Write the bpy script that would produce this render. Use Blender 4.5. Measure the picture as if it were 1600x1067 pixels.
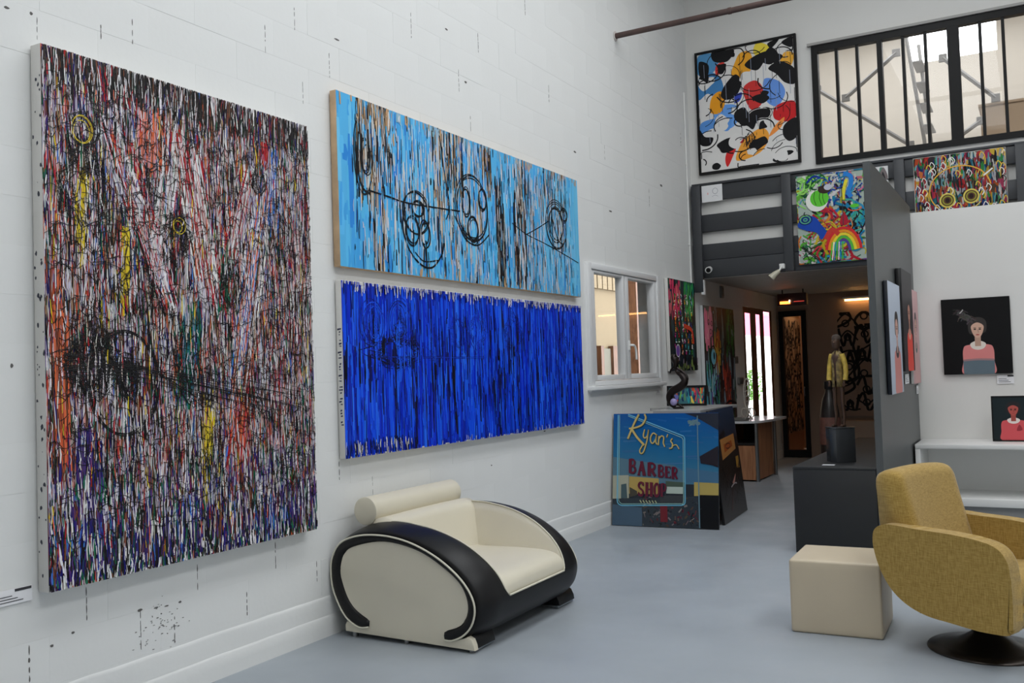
import bpy, bmesh, math, random
import numpy as np
from mathutils import Vector, Matrix

# ------------------------------------------------------------------ camera, world, exposure
for _o in list(bpy.data.objects):
    bpy.data.objects.remove(_o)
SC = bpy.context.scene
COL = SC.collection
CAM_POS = Vector((3.704, 0.0, 1.5))
yaw, pitch, roll = math.radians(29.359), math.radians(1.947), math.radians(-1.877)
fwd = Vector((-math.sin(yaw), math.cos(yaw), 0)); rgt = Vector((math.cos(yaw), math.sin(yaw), 0)); up = Vector((0, 0, 1))
f2 = fwd * math.cos(pitch) + up * math.sin(pitch)
u2 = -fwd * math.sin(pitch) + up * math.cos(pitch)
r3 = rgt * math.cos(roll) + u2 * math.sin(roll)
u3 = -rgt * math.sin(roll) + u2 * math.cos(roll)
cam_data = bpy.data.cameras.new('camera')
cam_data.sensor_fit = 'HORIZONTAL'; cam_data.sensor_width = 36.0
cam_data.lens = 1463.8 / 1600 * 36.0
cam_data.clip_start = 0.05; cam_data.clip_end = 200
cam = bpy.data.objects.new('camera', cam_data); COL.objects.link(cam)
M = Matrix((( r3.x, u3.x, -f2.x, CAM_POS.x), (r3.y, u3.y, -f2.y, CAM_POS.y), (r3.z, u3.z, -f2.z, CAM_POS.z), (0, 0, 0, 1)))
cam.matrix_world = M
SC.camera = cam

SKY = 5.2
world = bpy.data.worlds.new('overcast_sky'); SC.world = world
world.use_nodes = True
bg = world.node_tree.nodes['Background']
bg.inputs[0].default_value = (0.96, 0.985, 1.0, 1); bg.inputs[1].default_value = SKY

ROOF = 6.5
# rooflight openings (x0, x1, y0, y1) in the ceiling, and one added to brighten the upper room
ROOFLIGHTS = [(1.7, 3.3, -0.5, 9.3), (5.4, 7.0, -0.5, 9.3)]
ADDED_LOFT_OPENING = (0.6, 5.0, 12.2, 14.3)
def portal(name, loc, rot, sx, sy):
    l = bpy.data.lights.new(name, 'AREA'); l.shape = 'RECTANGLE'; l.size = sx; l.size_y = sy
    l.cycles.is_portal = True
    o = bpy.data.objects.new(name, l); COL.objects.link(o); o.location = loc; o.rotation_euler = rot
for (a, b, c, d) in ROOFLIGHTS + [ADDED_LOFT_OPENING]:
    portal('rooflight_portal', ((a + b) / 2, (c + d) / 2, ROOF + 0.11), (0, 0, 0), b - a, d - c)
portal('loft_window_portal', (2.785, 15.16, 6.125), (math.radians(-90), 0, 0), 1.17, .47)
SC.view_settings.view_transform = 'Standard'
SC.view_settings.look = 'None'
SC.view_settings.exposure = 0.0
SC.view_settings.gamma = 1.0
SC.view_settings.use_curve_mapping = False
SC.cycles.use_denoising = True
SC.cycles.max_bounces = 10
SC.cycles.diffuse_bounces = 6
SC.cycles.sample_clamp_indirect = 8.0

RNG = random.Random(7)
R = math.radians

# ------------------------------------------------------------------ materials
def lin(c):
    return tuple(((v / 255) / 12.92 if v / 255 <= 0.04045 else ((v / 255 + 0.055) / 1.055) ** 2.4) for v in c)

_mats = {}
def mat(name, col, rough=0.5, metal=0.0, var=0.0, vscale=8.0, bump=0.0, bscale=60.0, coat=0.0, spec=0.5, sheen=0.0):
    if name in _mats: return _mats[name]
    m = bpy.data.materials.new(name); m.use_nodes = True
    nt = m.node_tree; p = nt.nodes['Principled BSDF']
    c = lin(col)
    p.inputs['Base Color'].default_value = (*c, 1)
    p.inputs['Roughness'].default_value = rough
    p.inputs['Metallic'].default_value = metal
    p.inputs['Specular IOR Level'].default_value = spec
    if coat: p.inputs['Coat Weight'].default_value = coat
    if sheen: p.inputs['Sheen Weight'].default_value = sheen
    tc = nt.nodes.new('ShaderNodeTexCoord')
    if var:
        n = nt.nodes.new('ShaderNodeTexNoise'); n.inputs['Scale'].default_value = vscale; n.inputs['Detail'].default_value = 6
        nt.links.new(tc.outputs['Object'], n.inputs['Vector'])
        r = nt.nodes.new('ShaderNodeValToRGB')
        r.color_ramp.elements[0].position = 0.3; r.color_ramp.elements[1].position = 0.7
        r.color_ramp.elements[0].color = (*[x * (1 - var) for x in c], 1)
        r.color_ramp.elements[1].color = (*[min(1, x * (1 + var)) for x in c], 1)
        nt.links.new(n.outputs['Fac'], r.inputs['Fac']); nt.links.new(r.outputs['Color'], p.inputs['Base Color'])
    if bump:
        n = nt.nodes.new('ShaderNodeTexNoise'); n.inputs['Scale'].default_value = bscale; n.inputs['Detail'].default_value = 4
        nt.links.new(tc.outputs['Object'], n.inputs['Vector'])
        b = nt.nodes.new('ShaderNodeBump'); b.inputs['Strength'].default_value = bump; b.inputs['Distance'].default_value = 0.005
        nt.links.new(n.outputs['Fac'], b.inputs['Height']); nt.links.new(b.outputs['Normal'], p.inputs['Normal'])
    _mats[name] = m
    return m

def emis(name, col, strength):
    m = bpy.data.materials.new(name); m.use_nodes = True
    p = m.node_tree.nodes['Principled BSDF']
    p.inputs['Base Color'].default_value = (*lin(col), 1)
    p.inputs['Emission Color'].default_value = (*lin(col), 1); p.inputs['Emission Strength'].default_value = strength
    return m

def glass_mat(name, tint=(255, 255, 255), ior=1.4):
    m = bpy.data.materials.new(name); m.use_nodes = True
    nt = m.node_tree; nt.nodes.remove(nt.nodes['Principled BSDF'])
    out = nt.nodes['Material Output']
    fr = nt.nodes.new('ShaderNodeFresnel'); fr.inputs['IOR'].default_value = ior
    tr = nt.nodes.new('ShaderNodeBsdfTransparent'); tr.inputs['Color'].default_value = (*lin(tint), 1)
    gl = nt.nodes.new('ShaderNodeBsdfGlossy'); gl.inputs['Roughness'].default_value = 0.02
    mx = nt.nodes.new('ShaderNodeMixShader')
    ge = nt.nodes.new('ShaderNodeNewGeometry'); sb = nt.nodes.new('ShaderNodeMath'); sb.operation = 'SUBTRACT'; sb.inputs[0].default_value = 1.0
    mu = nt.nodes.new('ShaderNodeMath'); mu.operation = 'MULTIPLY'
    nt.links.new(ge.outputs['Backfacing'], sb.inputs[1]); nt.links.new(sb.outputs[0], mu.inputs[0]); nt.links.new(fr.outputs[0], mu.inputs[1])
    nt.links.new(mu.outputs[0], mx.inputs[0]); nt.links.new(tr.outputs[0], mx.inputs[1]); nt.links.new(gl.outputs[0], mx.inputs[2])
    nt.links.new(mx.outputs[0], out.inputs['Surface'])
    return m

def floor_mat():
    m = mat('painted_concrete', (154, 161, 168), rough=0.42, var=0.05, vscale=1.3, bump=0.05, bscale=90)
    nt = m.node_tree; p = nt.nodes['Principled BSDF']
    tc = nt.nodes.new('ShaderNodeTexCoord')
    n = nt.nodes.new('ShaderNodeTexNoise'); n.inputs['Scale'].default_value = 2.2; n.inputs['Detail'].default_value = 8
    nt.links.new(tc.outputs['Object'], n.inputs['Vector'])
    mr = nt.nodes.new('ShaderNodeMapRange'); mr.inputs[1].default_value = 0.3; mr.inputs[2].default_value = 0.75
    mr.inputs[3].default_value = 0.34; mr.inputs[4].default_value = 0.6
    nt.links.new(n.outputs['Fac'], mr.inputs[0]); nt.links.new(mr.outputs[0], p.inputs['Roughness'])
    return m

def wood_mat(name, col, dark):
    m = mat(name, col, rough=0.5)
    nt = m.node_tree; p = nt.nodes['Principled BSDF']
    tc = nt.nodes.new('ShaderNodeTexCoord'); mp = nt.nodes.new('ShaderNodeMapping'); mp.inputs['Scale'].default_value = (22, 22, 1.6)
    n = nt.nodes.new('ShaderNodeTexNoise'); n.inputs['Scale'].default_value = 2; n.inputs['Detail'].default_value = 8
    r = nt.nodes.new('ShaderNodeValToRGB'); r.color_ramp.elements[0].color = (*lin(dark), 1); r.color_ramp.elements[1].color = (*lin(col), 1)
    r.color_ramp.elements[0].position = 0.35; r.color_ramp.elements[1].position = 0.6
    nt.links.new(tc.outputs['Object'], mp.inputs[0]); nt.links.new(mp.outputs[0], n.inputs['Vector'])
    nt.links.new(n.outputs['Fac'], r.inputs[0]); nt.links.new(r.outputs[0], p.inputs['Base Color'])
    return m

def fabric_mat(name, col, col2, rough=0.9):
    m = mat(name, col, rough=rough, spec=0.2)
    nt = m.node_tree; p = nt.nodes['Principled BSDF']
    p.inputs['Sheen Weight'].default_value = 0.25
    tc = nt.nodes.new('ShaderNodeTexCoord')
    acc = []
    for sc in ((260, 260, 26), (26, 40, 300)):
        mp = nt.nodes.new('ShaderNodeMapping'); mp.inputs['Scale'].default_value = sc
        n = nt.nodes.new('ShaderNodeTexNoise'); n.inputs['Scale'].default_value = 1; n.inputs['Detail'].default_value = 3
        nt.links.new(tc.outputs['Object'], mp.inputs[0]); nt.links.new(mp.outputs[0], n.inputs['Vector']); acc.append(n)
    ad = nt.nodes.new('ShaderNodeMath'); ad.operation = 'ADD'
    nt.links.new(acc[0].outputs['Fac'], ad.inputs[0]); nt.links.new(acc[1].outputs['Fac'], ad.inputs[1])
    hf = nt.nodes.new('ShaderNodeMath'); hf.operation = 'MULTIPLY'; hf.inputs[1].default_value = 0.5
    nt.links.new(ad.outputs[0], hf.inputs[0])
    r = nt.nodes.new('ShaderNodeValToRGB'); r.color_ramp.elements[0].color = (*lin(col2), 1); r.color_ramp.elements[1].color = (*lin(col), 1)
    r.color_ramp.elements[0].position = 0.36; r.color_ramp.elements[1].position = 0.62
    nt.links.new(hf.outputs[0], r.inputs[0]); nt.links.new(r.outputs[0], p.inputs['Base Color'])
    b = nt.nodes.new('ShaderNodeBump'); b.inputs['Strength'].default_value = 0.35; b.inputs['Distance'].default_value = 0.002
    nt.links.new(hf.outputs[0], b.inputs['Height']); nt.links.new(b.outputs['Normal'], p.inputs['Normal'])
    return m

def paint_mat(name='acrylic_paint', rough=0.45):
    if name in _mats: return _mats[name]
    m = bpy.data.materials.new(name); m.use_nodes = True
    nt = m.node_tree; p = nt.nodes['Principled BSDF']; p.inputs['Roughness'].default_value = rough
    p.inputs['Specular IOR Level'].default_value = .22
    a = nt.nodes.new('ShaderNodeAttribute'); a.attribute_name = 'Col'
    nt.links.new(a.outputs['Color'], p.inputs['Base Color'])
    _mats[name] = m
    return m

WALL = mat('white_wall_paint', (226, 227, 226), rough=0.75, var=0.02, vscale=1.5, bump=0.12, bscale=35)
WALL2 = mat('smooth_white_paint', (220, 219, 216), rough=0.7, var=0.015, vscale=1.0)
CREAMW = mat('cream_plaster', (190, 183, 173), rough=0.8, var=0.03, vscale=2)
DGREY = mat('charcoal_paint', (58, 60, 64), rough=0.5, var=0.04, vscale=3)
PANELG = mat('grey_panel_paint', (76, 79, 80), rough=0.42, var=0.04, vscale=2)
BLACKM = mat('black_metal', (14, 14, 15), rough=0.5, spec=.25)
WHITEP = mat('white_lacquer', (232, 232, 230), rough=0.35)
CARD = mat('white_card', (235, 235, 238), rough=0.5)
CHROME = mat('chrome', (190, 190, 192), rough=0.18, metal=1.0)
STEEL = mat('brushed_steel', (150, 150, 150), rough=0.35, metal=1.0)
GLASS = glass_mat('window_glass')

# ------------------------------------------------------------------ mesh helpers
def box(bm, x0, x1, y0, y1, z0, z1):
    vs = [bm.verts.new((x, y, z)) for z in (z0, z1) for y in (y0, y1) for x in (x0, x1)]
    for f in ((0, 2, 3, 1), (4, 5, 7, 6), (0, 1, 5, 4), (2, 6, 7, 3), (0, 4, 6, 2), (1, 3, 7, 5)):
        bm.faces.new([vs[i] for i in f])
    return vs

def rbox(bm, x0, x1, y0, y1, z0, z1, r=0.02, seg=3):
    t = bmesh.new(); box(t, x0, x1, y0, y1, z0, z1)
    bmesh.ops.bevel(t, geom=list(t.edges), offset=r, segments=seg, profile=0.5, affect='EDGES')
    join(bm, t)

def join(bm, t):
    me = bpy.data.meshes.new('tmp'); t.to_mesh(me); t.free(); bm.from_mesh(me); bpy.data.meshes.remove(me)

def prism(bm, pts, t0, t1, plane='xz', bevel=0.0, seg=3):
    """extrude a closed 2D outline between t0 and t1 along the third axis"""
    t = bmesh.new()
    def mk(a, b, c):
        return {'xz': (a, c, b), 'xy': (a, b, c), 'yz': (c, a, b)}[plane]
    lo = [t.verts.new(mk(a, b, t0)) for a, b in pts]; hi = [t.verts.new(mk(a, b, t1)) for a, b in pts]
    n = len(pts)
    f0 = t.faces.new(lo[::-1]); f1 = t.faces.new(hi)
    for i in range(n):
        t.faces.new((lo[i], lo[(i + 1) % n], hi[(i + 1) % n], hi[i]))
    if bevel:
        es = list(f0.edges) + list(f1.edges)
        bmesh.ops.bevel(t, geom=es, offset=bevel, segments=seg, profile=0.5, affect='EDGES')
    bmesh.ops.recalc_face_normals(t, faces=t.faces)
    join(bm, t)

def tube(bm, pts, r, seg=8, closed=False, cap=True):
    pts = [Vector(p) for p in pts]; n = len(pts)
    rs = r if isinstance(r, (list, tuple)) else [r] * n
    rings = []; prev = None
    for i, p in enumerate(pts):
        a = pts[(i - 1) % n] if (closed or i > 0) else p
        b = pts[(i + 1) % n] if (closed or i < n - 1) else p
        d = (b - a).normalized() if (b - a).length > 1e-9 else Vector((0, 0, 1))
        if prev is None:
            q = d.orthogonal().normalized()
        else:
            q = (prev - d * prev.dot(d))
            q = q.normalized() if q.length > 1e-6 else d.orthogonal().normalized()
        prev = q; w = d.cross(q)
        rings.append([bm.verts.new(p + (q * math.cos(2 * math.pi * k / seg) + w * math.sin(2 * math.pi * k / seg)) * rs[i]) for k in range(seg)])
    m = n if closed else n - 1
    for i in range(m):
        A, B = rings[i], rings[(i + 1) % n]
        for k in range(seg):
            bm.faces.new((A[k], A[(k + 1) % seg], B[(k + 1) % seg], B[k]))
    if cap and not closed:
        bm.faces.new(rings[0][::-1]); bm.faces.new(rings[-1])

def lathe(bm, prof, seg=32, c=(0, 0, 0)):
    rings = []
    for (r, z) in prof:
        if r < 1e-5: rings.append([bm.verts.new((c[0], c[1], c[2] + z))])
        else: rings.append([bm.verts.new((c[0] + r * math.cos(2 * math.pi * k / seg), c[1] + r * math.sin(2 * math.pi * k / seg), c[2] + z)) for k in range(seg)])
    for A, B in zip(rings, rings[1:]):
        for k in range(seg):
            a0, a1 = A[k % len(A)], A[(k + 1) % seg % len(A)]
            b0, b1 = B[k % len(B)], B[(k + 1) % seg % len(B)]
            vs = []
            for v in (a0, a1, b1, b0):
                if v not in vs: vs.append(v)
            if len(vs) > 2: bm.faces.new(vs)

def grid(bm, P, closed_u=False):
    V = [[bm.verts.new(p) for p in row] for row in P]
    n, m = len(V), len(V[0])
    for i in range(n if closed_u else n - 1):
        for j in range(m - 1):
            bm.faces.new((V[i][j], V[(i + 1) % n][j], V[(i + 1) % n][j + 1], V[i][j + 1]))
    return V

def cr(pts, n=8, closed=False):
    """Catmull-Rom through the points"""
    out = []; N = len(pts)
    idx = range(N) if closed else range(N - 1)
    for i in idx:
        if closed: p = [pts[(i + k) % N] for k in (-1, 0, 1, 2)]
        else: p = [pts[max(0, min(N - 1, i + k))] for k in (-1, 0, 1, 2)]
        for s in range(n):
            t = s / n
            out.append(tuple(0.5 * (2 * b + (c - a) * t + (2 * a - 5 * b + 4 * c - d) * t * t + (-a + 3 * b - 3 * c + d) * t ** 3) for a, b, c, d in zip(*p)))
    if not closed: out.append(tuple(pts[-1]))
    return out

def obj(name, bm, m, parent=None, smooth=False, loc=None):
    if isinstance(bm, bmesh.types.BMesh):
        bmesh.ops.recalc_face_normals(bm, faces=bm.faces)
        me = bpy.data.meshes.new(name); bm.to_mesh(me); bm.free()
    else: me = bm
    if smooth: me.polygons.foreach_set('use_smooth', [True] * len(me.polygons))
    if not me.materials: me.materials.append(m)
    o = bpy.data.objects.new(name, me); COL.objects.link(o)
    if parent: o.parent = parent
    if loc is not None: o.location = loc
    return o

def smooth_angle(o, deg=40):
    me = o.data; me.polygons.foreach_set('use_smooth', [True] * len(me.polygons))
    bm = bmesh.new(); bm.from_mesh(me)
    lim = R(deg)
    for e in bm.edges:
        if len(e.link_faces) == 2 and e.calc_face_angle(0) > lim: e.smooth = False
    bm.to_mesh(me); bm.free()
    return o

def part(name, m, parent, fn, smooth=None):
    bm = bmesh.new(); fn(bm)
    o = obj(name, bm, m, parent)
    if smooth: smooth_angle(o, smooth)
    return o

def pbox(name, m, parent, *b, bevel=0.0, seg=2):
    bm = bmesh.new()
    if bevel: rbox(bm, *b, r=bevel, seg=seg)
    else: box(bm, *b)
    o = obj(name, bm, m, parent)
    if bevel: smooth_angle(o, 50)
    return o

def tag(o, label, cat, group=None):
    o['label'] = label; o['category'] = cat
    if group: o['group'] = group
    return o

def thing(name, label, cat, loc=(0, 0, 0), rz=0.0, lean=0.0, group=None):
    o = bpy.data.objects.new(name, None); COL.objects.link(o)
    o.empty_display_size = 0.1
    o.location = loc; o.rotation_mode = 'XYZ'; o.rotation_euler = (lean, 0, rz)
    return tag(o, label, cat, group)

def struct(name, bm, m, parent=None):
    o = obj(name, bm, m, parent)
    if parent is None: o['kind'] = 'structure'
    return o

def sbox(name, m, *boxes):
    bm = bmesh.new()
    for b in boxes: box(bm, *b)
    return struct(name, bm, m)

# ------------------------------------------------------------------ room shell
sbox('floor', floor_mat(), (-0.03, 9.2, -4.2, 15.6, -0.2, 0.0))
YB = 11.28          # plane of the upper back wall
END = 15.4          # end wall of the passage below the loft
WIN = (8.05, 9.90, 1.33, 2.51)       # opening of the side window: y0 y1 z0 z1
SL = (13.40, 15.02, 0.60, 2.36)      # opening of the passage windows
MORTAR = mat('painted_joint', (226, 227, 226), rough=0.8)
XW = -0.0009         # mortar plane behind the faces of the blocks
wl = sbox('wall_left', MORTAR,
     (-0.22, XW, -4.2, WIN[0], 0, ROOF), (-0.22, XW, WIN[1], SL[0] - .9, 0, ROOF), (-0.014, XW, SL[0] - .9, SL[0], 0, ROOF), (-0.014, XW, SL[1], END, 0, ROOF),
     (-0.22, XW, WIN[0], WIN[1], 0, WIN[2]), (-0.22, XW, WIN[0], WIN[1], WIN[3], ROOF),
     (-0.014, XW, SL[0], SL[1], 0, SL[2]), (-0.014, XW, SL[0], SL[1], SL[3], ROOF))
# concrete blocks laid in courses, painted white
BL, BH, GAP = 0.573, 0.2065, 0.0005
blocks = []
row = 0; z = 0.2445
while z < ROOF - 0.02:
    z1 = min(z + BH, ROOF)
    off = 0.12 if row % 2 else 0.12 + BL / 2
    y = -4.2 + off - BL
    while y < END:
        y0, y1 = max(y, -4.2), min(y + BL, END)
        cuts = [(y0, y1, z, z1)]
        for (a, b, c, d) in (WIN, SL):
            nxt = []
            for (p, q, r_, s) in cuts:
                if q <= a or p >= b or s <= c or r_ >= d: nxt.append((p, q, r_, s)); continue
                if p < a: nxt.append((p, a, r_, s))
                if q > b: nxt.append((b, q, r_, s))
                if r_ < c: nxt.append((max(p, a), min(q, b), r_, c))
                if s > d: nxt.append((max(p, a), min(q, b), d, s))
            cuts = nxt
        for ct in cuts:
            if ct[1] - ct[0] > 0.012 and ct[3] - ct[2] > 0.012: blocks.append(ct)
        y += BL
    z += BH; row += 1
def seen(b):
    c = Vector((0, (b[0] + b[1]) / 2, (b[2] + b[3]) / 2)) - CAM_POS
    d = c.dot(f2)
    if d < 0.5: return -1
    px, py = 800 + 1463.8 * c.dot(r3) / d, 533.5 - 1463.8 * c.dot(u3) / d
    if not (-90 < px < 1225 and -50 < py < 1100): return -1
    if any(a < (b[0] + b[1]) / 2 < e and lo < (b[2] + b[3]) / 2 < hi for a, e, lo, hi in ((2.55, 4.0, .85, 2.8), (4.65, 7.6, 1.15, 3.1))): return 0
    return 1 / d
def block_mesh(w, h, bm, y=0, z=0, dx=0.0):
    g = GAP / 2
    vs = box(bm, XW - 0.006, dx, y + g, y + w - g, z + g, z + h - g)
bm = bmesh.new(); block_mesh(BL, BH, bm)
bmesh.ops.bevel(bm, geom=[e for e in bm.edges if all(v.co.x > -0.001 for v in e.verts)], offset=0.0003, segments=1, affect='EDGES')
BLOCK_ME = bpy.data.meshes.new('block'); bm.to_mesh(BLOCK_ME); bm.free(); BLOCK_ME.materials.append(WALL)
full = [b for b in blocks if abs(b[1] - b[0] - BL) < 1e-4 and abs(b[3] - b[2] - BH) < 1e-4]
ranked = sorted(full, key=seen, reverse=True)[:300]
picked = set(b for b in ranked if seen(b) > 0)
for b in ranked:
    if b not in picked: continue
    o = bpy.data.objects.new('block', BLOCK_ME); COL.objects.link(o); o.parent = wl
    o.location = (RNG.uniform(-0.0007, 0.0007), b[0], b[2])
bm = bmesh.new()
for b in blocks:
    if b in picked: continue
    block_mesh(b[1] - b[0], b[3] - b[2], bm, b[0], b[2], RNG.uniform(-0.0006, 0.0006))
o = obj('block_courses', bm, WALL, wl); o['kind'] = 'stuff'
# open, unpainted head joints and chips in the wall
CRACK = mat('bare_mortar', (96, 94, 92), rough=0.95)
bm = bmesh.new()
def chip(y, z, w, h):
    n = 7; pts = [(y + w * RNG.uniform(.6, 1.1) * math.cos(2 * math.pi * k / n) / 2, z + h * RNG.uniform(.7, 1.1) * math.sin(2 * math.pi * k / n) / 2) for k in range(n)]
    prism(bm, pts, -0.003, 0.0012, 'yz')
for (y, za, zb, w) in [(2.497, 3.0, 3.09, .004), (2.814, 3.10, 3.17, .006), (2.986, 3.125, 3.225, .008), (3.874, 3.335, 3.49, .006), (4.118, 3.54, 3.66, .004), (4.419, 3.34, 3.47, .004),
        (4.174, 3.12, 3.25, .003), (2.688, .47, .61, .006), (2.417, .26, .40, .010), (2.97, .27, .44, .004), (3.165, .25, .37, .007), (3.312, .47, .565, .006), (3.859, .47, .58, .006),
        (3.64, .27, .39, .006), (4.19, .33, .43, .004), (4.412, .89, 1.0, .005), (4.73, .76, .85, .003), (5.9, 3.62, 3.78, .006), (6.2, 4.0, 4.16, .006), (6.05, 3.35, 3.46, .005),
        (5.3, 3.85, 4.0, .006), (7.0, 4.55, 4.7, .007), (8.6, 3.6, 3.75, .006), (10.95, 4.2, 4.35, .01), (7.4, 3.9, 4.05, .005), (9.8, 3.3, 3.45, .007)]:
    zz = za
    while zz < zb:
        l = RNG.uniform(.015, .05); chip(y + RNG.uniform(-.001, .001), zz + l / 2, w * RNG.uniform(.5, 1), l); zz += l * RNG.uniform(.8, 1.5)
for (y, z, w, h) in [(2.36, 3.1, .03, .012), (2.47, 3.11, .02, .015), (4.5, 3.6, .06, .012), (5.75, 4.05, .05, .015), (6.0, 3.72, .04, .02), (5.55, 4.35, .05, .02), (7.9, 3.55, .06, .02), (8.7, 3.1, .08, .02), (10.2, 3.6, .1, .03),
        (2.62, .44, .02, .012), (2.52, .41, .02, .012), (2.965, .455, .035, .016), (3.06, .445, .03, .008), (3.12, .44, .03, .008), (7.1, 1.0, .04, .012), (6.2, .8, .02, .012), (3.2, .44, .02, .01), (2.3, 2.0, .02, .02), (2.36, 1.6, .015, .02)]:
    chip(y, z, w, h)
for k in range(60): chip(RNG.gauss(3.08, .07), RNG.gauss(.36, .045), RNG.uniform(.004, .016), RNG.uniform(.002, .005))
for k in range(40): chip(RNG.uniform(2.9, 8.0), RNG.choice((.126, .012, .235)) + RNG.gauss(0, .008), RNG.uniform(.006, .03), RNG.uniform(.002, .007))
o = obj('paint_chips', bm, CRACK, wl); o['kind'] = 'stuff'
# the two footing courses that stand proud of the wall
def ledge(zs, name):
    bm = bmesh.new()
    ys = np.linspace(-4.2, END, 180); P = []
    for y in ys:
        j = RNG.uniform(-.0025, .0025); k = RNG.uniform(-.002, .002)
        P.append([(-.005, y, zs[1] + .012 + j), (zs[2] * .5, y, zs[1] + .004 + j), (zs[2] + k, y, zs[1] - .010 + j), (zs[2] + k * .5, y, (zs[0] + zs[1]) / 2), (zs[2] + .001, y, zs[0]), (-.005, y, zs[0])])
    grid(bm, P)
    o = obj(name, bm, WALL, wl); smooth_angle(o, 60)
ledge((0.122, 0.226, .005), 'footing_course')
ledge((0.0, 0.118, .011), 'footing_course')

# back wall above the passage, with the opening of the upper window
UW = (1.545, 4.70, 3.845, 5.195)
sbox('wall_back', WALL2, (-0.2, UW[0], YB, YB + .12, 2.60, ROOF), (UW[1], 9.2, YB, YB + .12, 0, ROOF), (UW[0], UW[1], YB, YB + .12, UW[3], ROOF), (UW[0], UW[1], YB, YB + .12, 2.60, UW[2]))
sbox('wall_right', WALL2, (9.0, 9.2, -4.2, YB, 0, ROOF))
sbox('wall_rear', WALL2, (-.2, 9.2, -4.2, -4.0, 0, ROOF))
# ceiling with rooflights
a, b = ROOFLIGHTS; u = ADDED_LOFT_OPENING
sbox('ceiling', WALL2, (-.2, a[0], -4.2, 11.4, ROOF, ROOF + .1), (a[1], b[0], -4.2, 11.4, ROOF, ROOF + .1), (b[1], 9.2, -4.2, 11.4, ROOF, ROOF + .1),
     (a[0], a[1], -4.2, a[2], ROOF, ROOF + .1), (a[0], a[1], a[3], 11.4, ROOF, ROOF + .1), (b[0], b[1], -4.2, b[2], ROOF, ROOF + .1), (b[0], b[1], b[3], 11.4, ROOF, ROOF + .1))
sbox('ceiling_loft', CREAMW, (-.2, u[0], 11.4, 15.2, ROOF, ROOF + .1), (u[1], 9.2, 11.4, 15.2, ROOF, ROOF + .1), (u[0], u[1], 11.4, u[2], ROOF, ROOF + .1), (u[0], u[1], u[3], 15.2, ROOF, ROOF + .1))
# upper room behind the window
sbox('wall_loft', CREAMW, (-.2, 2.2, 15.0, 15.15, 2.8, ROOF), (2.2, 3.37, 15.0, 15.15, 2.8, 5.89), (3.37, 6.2, 15.0, 15.15, 2.8, ROOF), (6.0, 6.2, 11.4, 15.0, 2.8, ROOF), (2.2, 3.37, 15.0, 15.15, 6.36, ROOF))
sbox('floor_loft', CREAMW, (-.005, 9.0, YB + .121, 15.5, 2.66, 2.8))
# passage below the loft
BEIGE = mat('beige_passage_paint', (164, 138, 120), rough=0.7, var=0.04, vscale=1.5)
sbox('wall_passage_end', BEIGE, (-.014, 0.03, END, END + .15, 0, 2.66), (0.46, 5.0, END, END + .15, 0, 2.66), (0.03, 0.46, END, END + .15, 2.36, 2.66))
sbox('wall_passage_right', BEIGE, (4.6, 4.7, YB + .121, END, 0, 2.66))
cb = sbox('ceiling_passage', BEIGE, (0, 4.6, YB + .02, END, 2.64, 2.66))
PLANK = mat('ceiling_plank_paint', (168, 162, 154), rough=0.6, var=0.03)
bm = bmesh.new(); box(bm, 0.0, 4.6, 0.006, 0.244, 0, 0.03); pm = bpy.data.meshes.new('plank'); bm.to_mesh(pm); bm.free(); pm.materials.append(PLANK)
for k in range(16):
    o = bpy.data.objects.new('plank', pm); COL.objects.link(o); o.parent = cb; o.location = (0, YB + .08 + k * .25, 2.61)
sbox('wall_passage_skirting', mat('skirting', (128, 112, 100), rough=.6), (0.95, 3.9, END - .03, END, 0.62, 0.66))
# charcoal dividing panel and the white partition behind it
sbox('wall_divider', PANELG, (2.572, 2.625, 7.646, 10.2, 0, 3.05))
sbox('wall_partition', WALL2, (2.572, 8.9, 10.2, 10.32, 0, 2.985))
# the yard outside the side window and the passage windows
sbox('ground_outside', mat('yard_concrete', (150, 148, 142), rough=.9), (-14, -.22, -6, 26, -.3, -.2))

# ------------------------------------------------------------------ side window (white, two sashes)
PVC = mat('white_window_frame', (226, 227, 228), rough=0.4)
def window_side():
    w = bpy.data.objects.new('window_1', None); COL.objects.link(w); w['kind'] = 'structure'
    w.location = (0, 8.975, 1.33)
    def P(name, m, boxes, bev=0.004):
        bm = bmesh.new()
        for b in boxes: rbox(bm, b[0], b[1], b[2] - 8.975, b[3] - 8.975, b[4] - 1.33, b[5] - 1.33, r=bev, seg=2)
        return smooth_angle(obj(name, bm, m, w), 50)
    P('frame', PVC, [(-.10, .035, 8.02, 8.11, 1.30, 2.53), (-.10, .035, 9.85, 9.93, 1.30, 2.53), (-.10, .035, 8.112, 9.848, 2.47, 2.53), (-.10, .035, 8.112, 9.848, 1.355, 1.40)])
    P('sill', PVC, [(-.10, .075, 8.00, 9.95, 1.315, 1.352)])
    for (a, b) in ((8.115, 8.955), (8.965, 9.845)):
        sash = P('sash', PVC, [(-.06, .022, a, a + .075, 1.405, 2.465), (-.06, .022, b - .075, b, 1.405, 2.465), (-.06, .022, a + .076, b - .076, 2.44, 2.465), (-.06, .022, a + .076, b - .076, 1.405, 1.455)])
        bm = bmesh.new(); box(bm, -.03, -.024, a + .07 - 8.975, b - .07 - 8.975, 1.45 - 1.33, 2.445 - 1.33)
        obj('pane', bm, GLASS, sash)
    bm = bmesh.new()
    y0 = 9.01 - 8.975
    tube(bm, cr([(.02, y0, .42), (.055, y0 + .01, .42), (.06, y0 + .05, .41), (.06, y0 + .085, .36), (.06, y0 + .09, .27)], 5), .012, 8)
    rbox(bm, .02, .03, y0 - .018, y0 + .018, .37, .47, r=.003)
    obj('handle', bm, WHITEP, sash, smooth=True)
window_side()
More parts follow.
